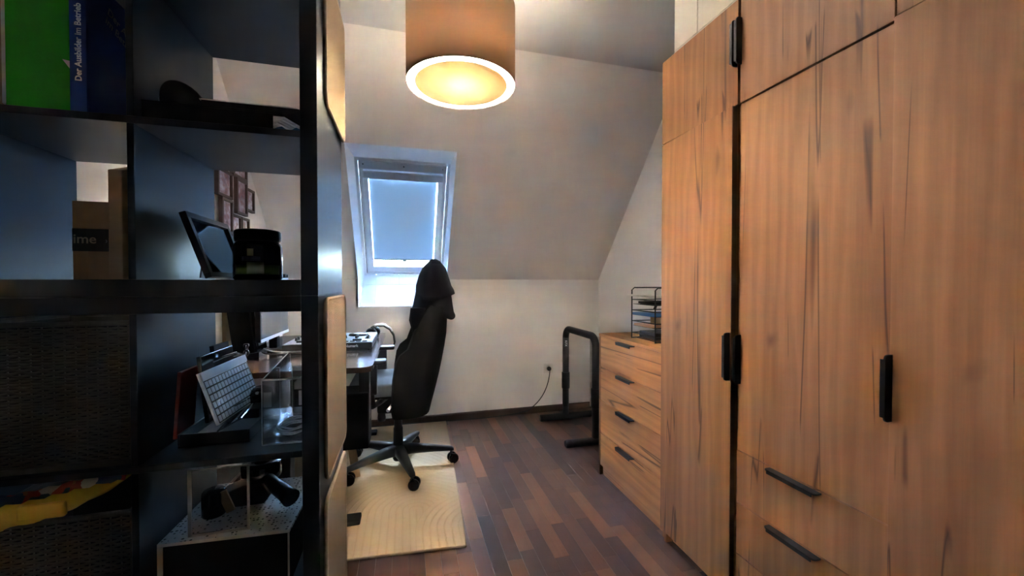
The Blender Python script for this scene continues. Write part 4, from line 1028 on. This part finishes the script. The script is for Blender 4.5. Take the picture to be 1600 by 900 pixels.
def leaning(name, m, lab, cat, c, tilt, hx, hy, hz, rz=0, bev=.0015):
    R_ = Matrix.Rotation(math.radians(rz), 3, 'Z') @ Matrix.Rotation(math.radians(tilt), 3, 'Y')
    b = MB(); b.obox(c, R_ @ Vector((1, 0, 0)), R_ @ Vector((0, 1, 0)), R_ @ Vector((0, 0, 1)), hx, hy, hz, bev); return tag(b.build(name, m), lab, cat)
leaning('tablet', M['black_gloss'], 'glossy black tablet standing behind the silver keyboard', 'tablet', (-.512, 1.315, .868), -6, .005, .10, .088)
leaning('notebook', M['black_matte'], 'black notebook standing farthest back in the black tray', 'notebook', (-.532, 1.39, .870), -6, .006, .05, .096)
leaning('notebook', M['red'], 'thin red booklet standing at the left of the black tray', 'booklet', (-.558, 1.235, .838), 4, .004, .045, .085)
t = thing('clamp', 'small chrome clamp sticking up behind the keyboard', 'clamp', (-.476, 1.40, .94))
MB().lathe([(0, .018), (.007, .017), (.008, .010), (.005, .006), (.004, 0), (.006, -.004), (.009, -.010), (.005, -.020), (0, -.022)], (-.470, 1.39, .945), 14).build('screw_knob', M['chrome'], t)
MB().tube([(-.470, 1.39, .925), (-.490, 1.36, .94), (-.505, 1.32, .936), (-.52, 1.27, .928)], .004, 8).build('arm', M['chrome'], t)
t = thing('computer_mouse', 'black computer mouse with a shiny back lying in the tray by the keyboard', 'mouse', (-.425, 1.36, .80))
rows = []
for k in range(9):
    ph = k / 8 * PI / 2; r_ = max(.003, math.cos(ph) ** .6)
    rows.append([Vector((-.424 + .034 * r_ * math.cos(q * 2 * PI / 20) , 1.36 + .052 * r_ * math.sin(q * 2 * PI / 20), .800 + .036 * math.sin(ph))) for q in range(20)])
b = MB(); b.grid(rows, close=True); b.build('shell', M['black_gloss'], t)
MB().lathe([(0, 0), (.005, 0), (.006, .004), (.005, .008), (0, .008)], (-.424, 1.322, .824), 12, axis=0).build('wheel', M['silver'], t)
leaning('power_adapter', M['black'], 'black power adapter lying under the mouse in the tray', 'adapter', (-.428, 1.35, .782), 0, .030, .085, .0130, 0, .004)
for k, (c, hz, lab, rz) in enumerate((((-.437, 1.235, .792), .030, 'smoked acrylic plate leaning in front of the keyboard', 6), ((-.416, 1.31, .826), .020, 'small smoked acrylic plate lying above the mouse', -8))):
    leaning('acrylic_plate', M['acrylic'], lab, 'plate', c, 62, .0018, .085, hz, rz, .0006)
leaning('phone', M['black_gloss'], 'flat black phone leaning between the tray and the clear stand', 'phone', (-.378, 1.33, .764), 40, .005, .065, .034, 0, .002)

# clear acrylic stand with coiled cable
t = thing('acrylic_stand', 'clear acrylic stand at the right of the lower shelf cell', 'stand', (-.31, 1.26, Z2))
AX0, AX1, AY0, AY1 = -.353, -.254, 1.142, 1.40; zb = Z2 + .0005
MB().box(AX0, AX1, AY0, AY1, zb, zb + .003).build('base', M['acrylic'], t)
MB().box(AX0, AX1, AY0, AY0 + .003, zb + .0035, .900).build('front_panel', M['acrylic'], t)
MB().prism([(AY0 + .0035, zb + .0035), (AY1, zb + .0035), (AY1, .93), (AY1 - .02, .93), (AY0 + .0035, .900)], 0, AX0, AX0 + .003).build('side_panel', M['acrylic'], t)
MB().box(AX0 + .0035, AX1, AY1 - .003, AY1, zb + .0035, .93).build('back_panel', M['acrylic'], t)
MB().box(AX0 + .02, AX1, 1.345, 1.348, zb + .0035, .892).build('inner_panel', M['acrylic'], t)
for a, c, r_ in (((AX0, AY0, .901), (AX1, AY0, .901), .0026), ((AX0, AY0, zb), (AX0, AY0, .901), .0014), ((AX0, AY0, zb + .001), (AX1, AY0, zb + .001), .0017), ((AX0, AY0, .901), (AX0, AY1 - .02, .93), .0013), ((AX0, AY1, .93), (AX1, AY1, .93), .0020), ((AX0 + .02, 1.346, .893), (AX1, 1.346, .893), .0020), ((AX0 + .02, 1.346, .893), (AX0 + .02, 1.346, zb), .0013)):
    MB().tube([a, c], r_, 6).build('edge', M['acrylic_edge'], t)
pts = []
for i in range(150):
    a = i * .26; r_ = .034 + .004 * math.sin(i * .31); pts.append((-.302 + r_ * math.cos(a) * 1.1, 1.235 + r_ * math.sin(a) * 1.5, zb + .0075 + .017 * i / 150 + .0025 * math.sin(i * .7)))
o = MB().tube(pts, .0028, 6).build('coiled_cable', M['clear_cable']); tag(o, 'coil of clear cable lying inside the acrylic stand', 'cable')
t = thing('suction_hook', 'clear plastic suction cup lying by the coiled cable', 'hook', (-.335, 1.24, zb))
MB().lathe([(0, .012), (.006, .011), (.007, .006), (.012, .003), (.018, .0)], (-.330, 1.305, zb + .0035), 18).build('cup', M['clear_cable'], t)
leaning('card', M['paper'], 'pale green card standing at the back of the acrylic stand', 'card', (-.287, 1.335, .80), 0, .026, .0008, .022, 0, 0)

# --- bottom right cell: perforated stand
Z1 = .385
t = thing('monitor_riser', 'white perforated riser with black front in the bottom right cell', 'riser', (-.42, 1.26, Z1))
RZ1 = .527
q = [(-.572, 1.128), (-.284, 1.112), (-.272, 1.405), (-.560, 1.42)]
MB().prism(q, 2, RZ1 - .008, RZ1, bev=.0015).build('top', M['dotted'], t)
c_ = lambda f_, k=0: (q[0][0] + (q[1][0] - q[0][0]) * f_, q[0][1] + (q[1][1] - q[0][1]) * f_ + k)
MB().prism([c_(.0), c_(.04), c_(.04, .28), c_(0, .28)], 2, Z1 + .0005, RZ1 - .0085, bev=.001).build('side_panel', M['black_matte'], t)
MB().prism([c_(.985), c_(1), c_(1, .28), c_(.985, .28)], 2, Z1 + .0005, RZ1 - .0085, bev=.001).build('side_panel', M['black_matte'], t)
for a, c in ((0, .042), (.984, 1)): MB().prism([c_(a, -.0008), c_(c, -.0008), c_(c, -.0001), c_(a, -.0001)], 2, Z1 + .0005, RZ1 - .0085).build('front_edge', M['whiteboard'], t)
MB().prism([c_(.045, .003), c_(.98, .003), c_(.98, .008), c_(.045, .008)], 2, Z1 + .0005, RZ1 - .0085).build('front_panel', M['black_matte'], t)
MB().prism([c_(0, -.0006), c_(1, -.0006), c_(1, .002), c_(0, .002)], 2, RZ1 - .0078, RZ1 - .0004).build('front_edge', M['whiteboard'], t)
t = thing('sign_holder', 'upright clear acrylic frame standing on the white riser', 'frame', (-.45, 1.14, RZ1))
FX0, FX1, FY = -.514, -.381, 1.137; FZ0, FZ1 = RZ1 + .0005, .692
MB().box(FX0 + .009, FX1 - .006, FY + .001, FY + .003, FZ0 + .006, FZ1 - .004).build('pane', M['acrylic'], t)
MB().box(FX0, FX0 + .0085, FY, FY + .004, FZ0, FZ1, .001).build('side_edge', M['acrylic_edge_warm'], t)
MB().box(FX1 - .0055, FX1, FY, FY + .004, FZ0, FZ1, .001).build('side_edge', M['acrylic_edge_warm'], t)
MB().box(FX0 + .009, FX1 - .006, FY, FY + .004, FZ1 - .0035, FZ1, .001).build('top_edge', M['acrylic_edge_warm'], t)
MB().box(FX0 + .009, FX1 - .006, FY, FY + .004, FZ0, FZ0 + .0055, .001).build('bottom_edge', M['acrylic_edge_warm'], t)
t = thing('tape_dispenser', 'dark blue and black packing tape gun lying on the white riser', 'tape dispenser', (-.44, 1.28, RZ1))
DN = M['black_gloss']
MB().tube([(-.392, 1.30, RZ1 + .05), (-.36, 1.27, RZ1 + .042), (-.325, 1.235, RZ1 + .034), (-.305, 1.215, RZ1 + .028)], [.021, .019, .021, .024], 14).build('grip', M['black'], t)
MB().lathe([(.018, 0), (.050, 0), (.052, .004), (.052, .040), (.050, .044), (.018, .044)], (-.415, 1.335, RZ1 + .045), 30).build('tape_roll', M['black_gloss'], t)
MB().prism([(-.50, RZ1 + .0012), (-.385, RZ1 + .0012), (-.365, RZ1 + .030), (-.385, RZ1 + .062), (-.44, RZ1 + .058), (-.50, RZ1 + .036)], 1, 1.255, 1.325, bev=.006).build('frame', M['black'], t)
MB().lathe([(0, 0), (.026, 0), (.028, .004), (.028, .060), (.024, .066), (.0, .067)], (-.497, 1.235, RZ1 + .0012), 24).build('roller', M['black_gloss'], t)
MB().obox((-.463, 1.222, RZ1 + .038), Vector((.93, 0, .36)), (0, 1, 0), Vector((-.36, 0, .93)), .011, .003, .030, .001).build('brake_tab', M['tan_card'], t)
o = MB().tube([(-.32, 1.50, RZ1 - .02), (-.318, 1.492, .64), (-.32, 1.49, .74)], .003, 6).build('cable', M['white']); tag(o, 'thin white cable hanging behind the bottom right cell', 'cable')
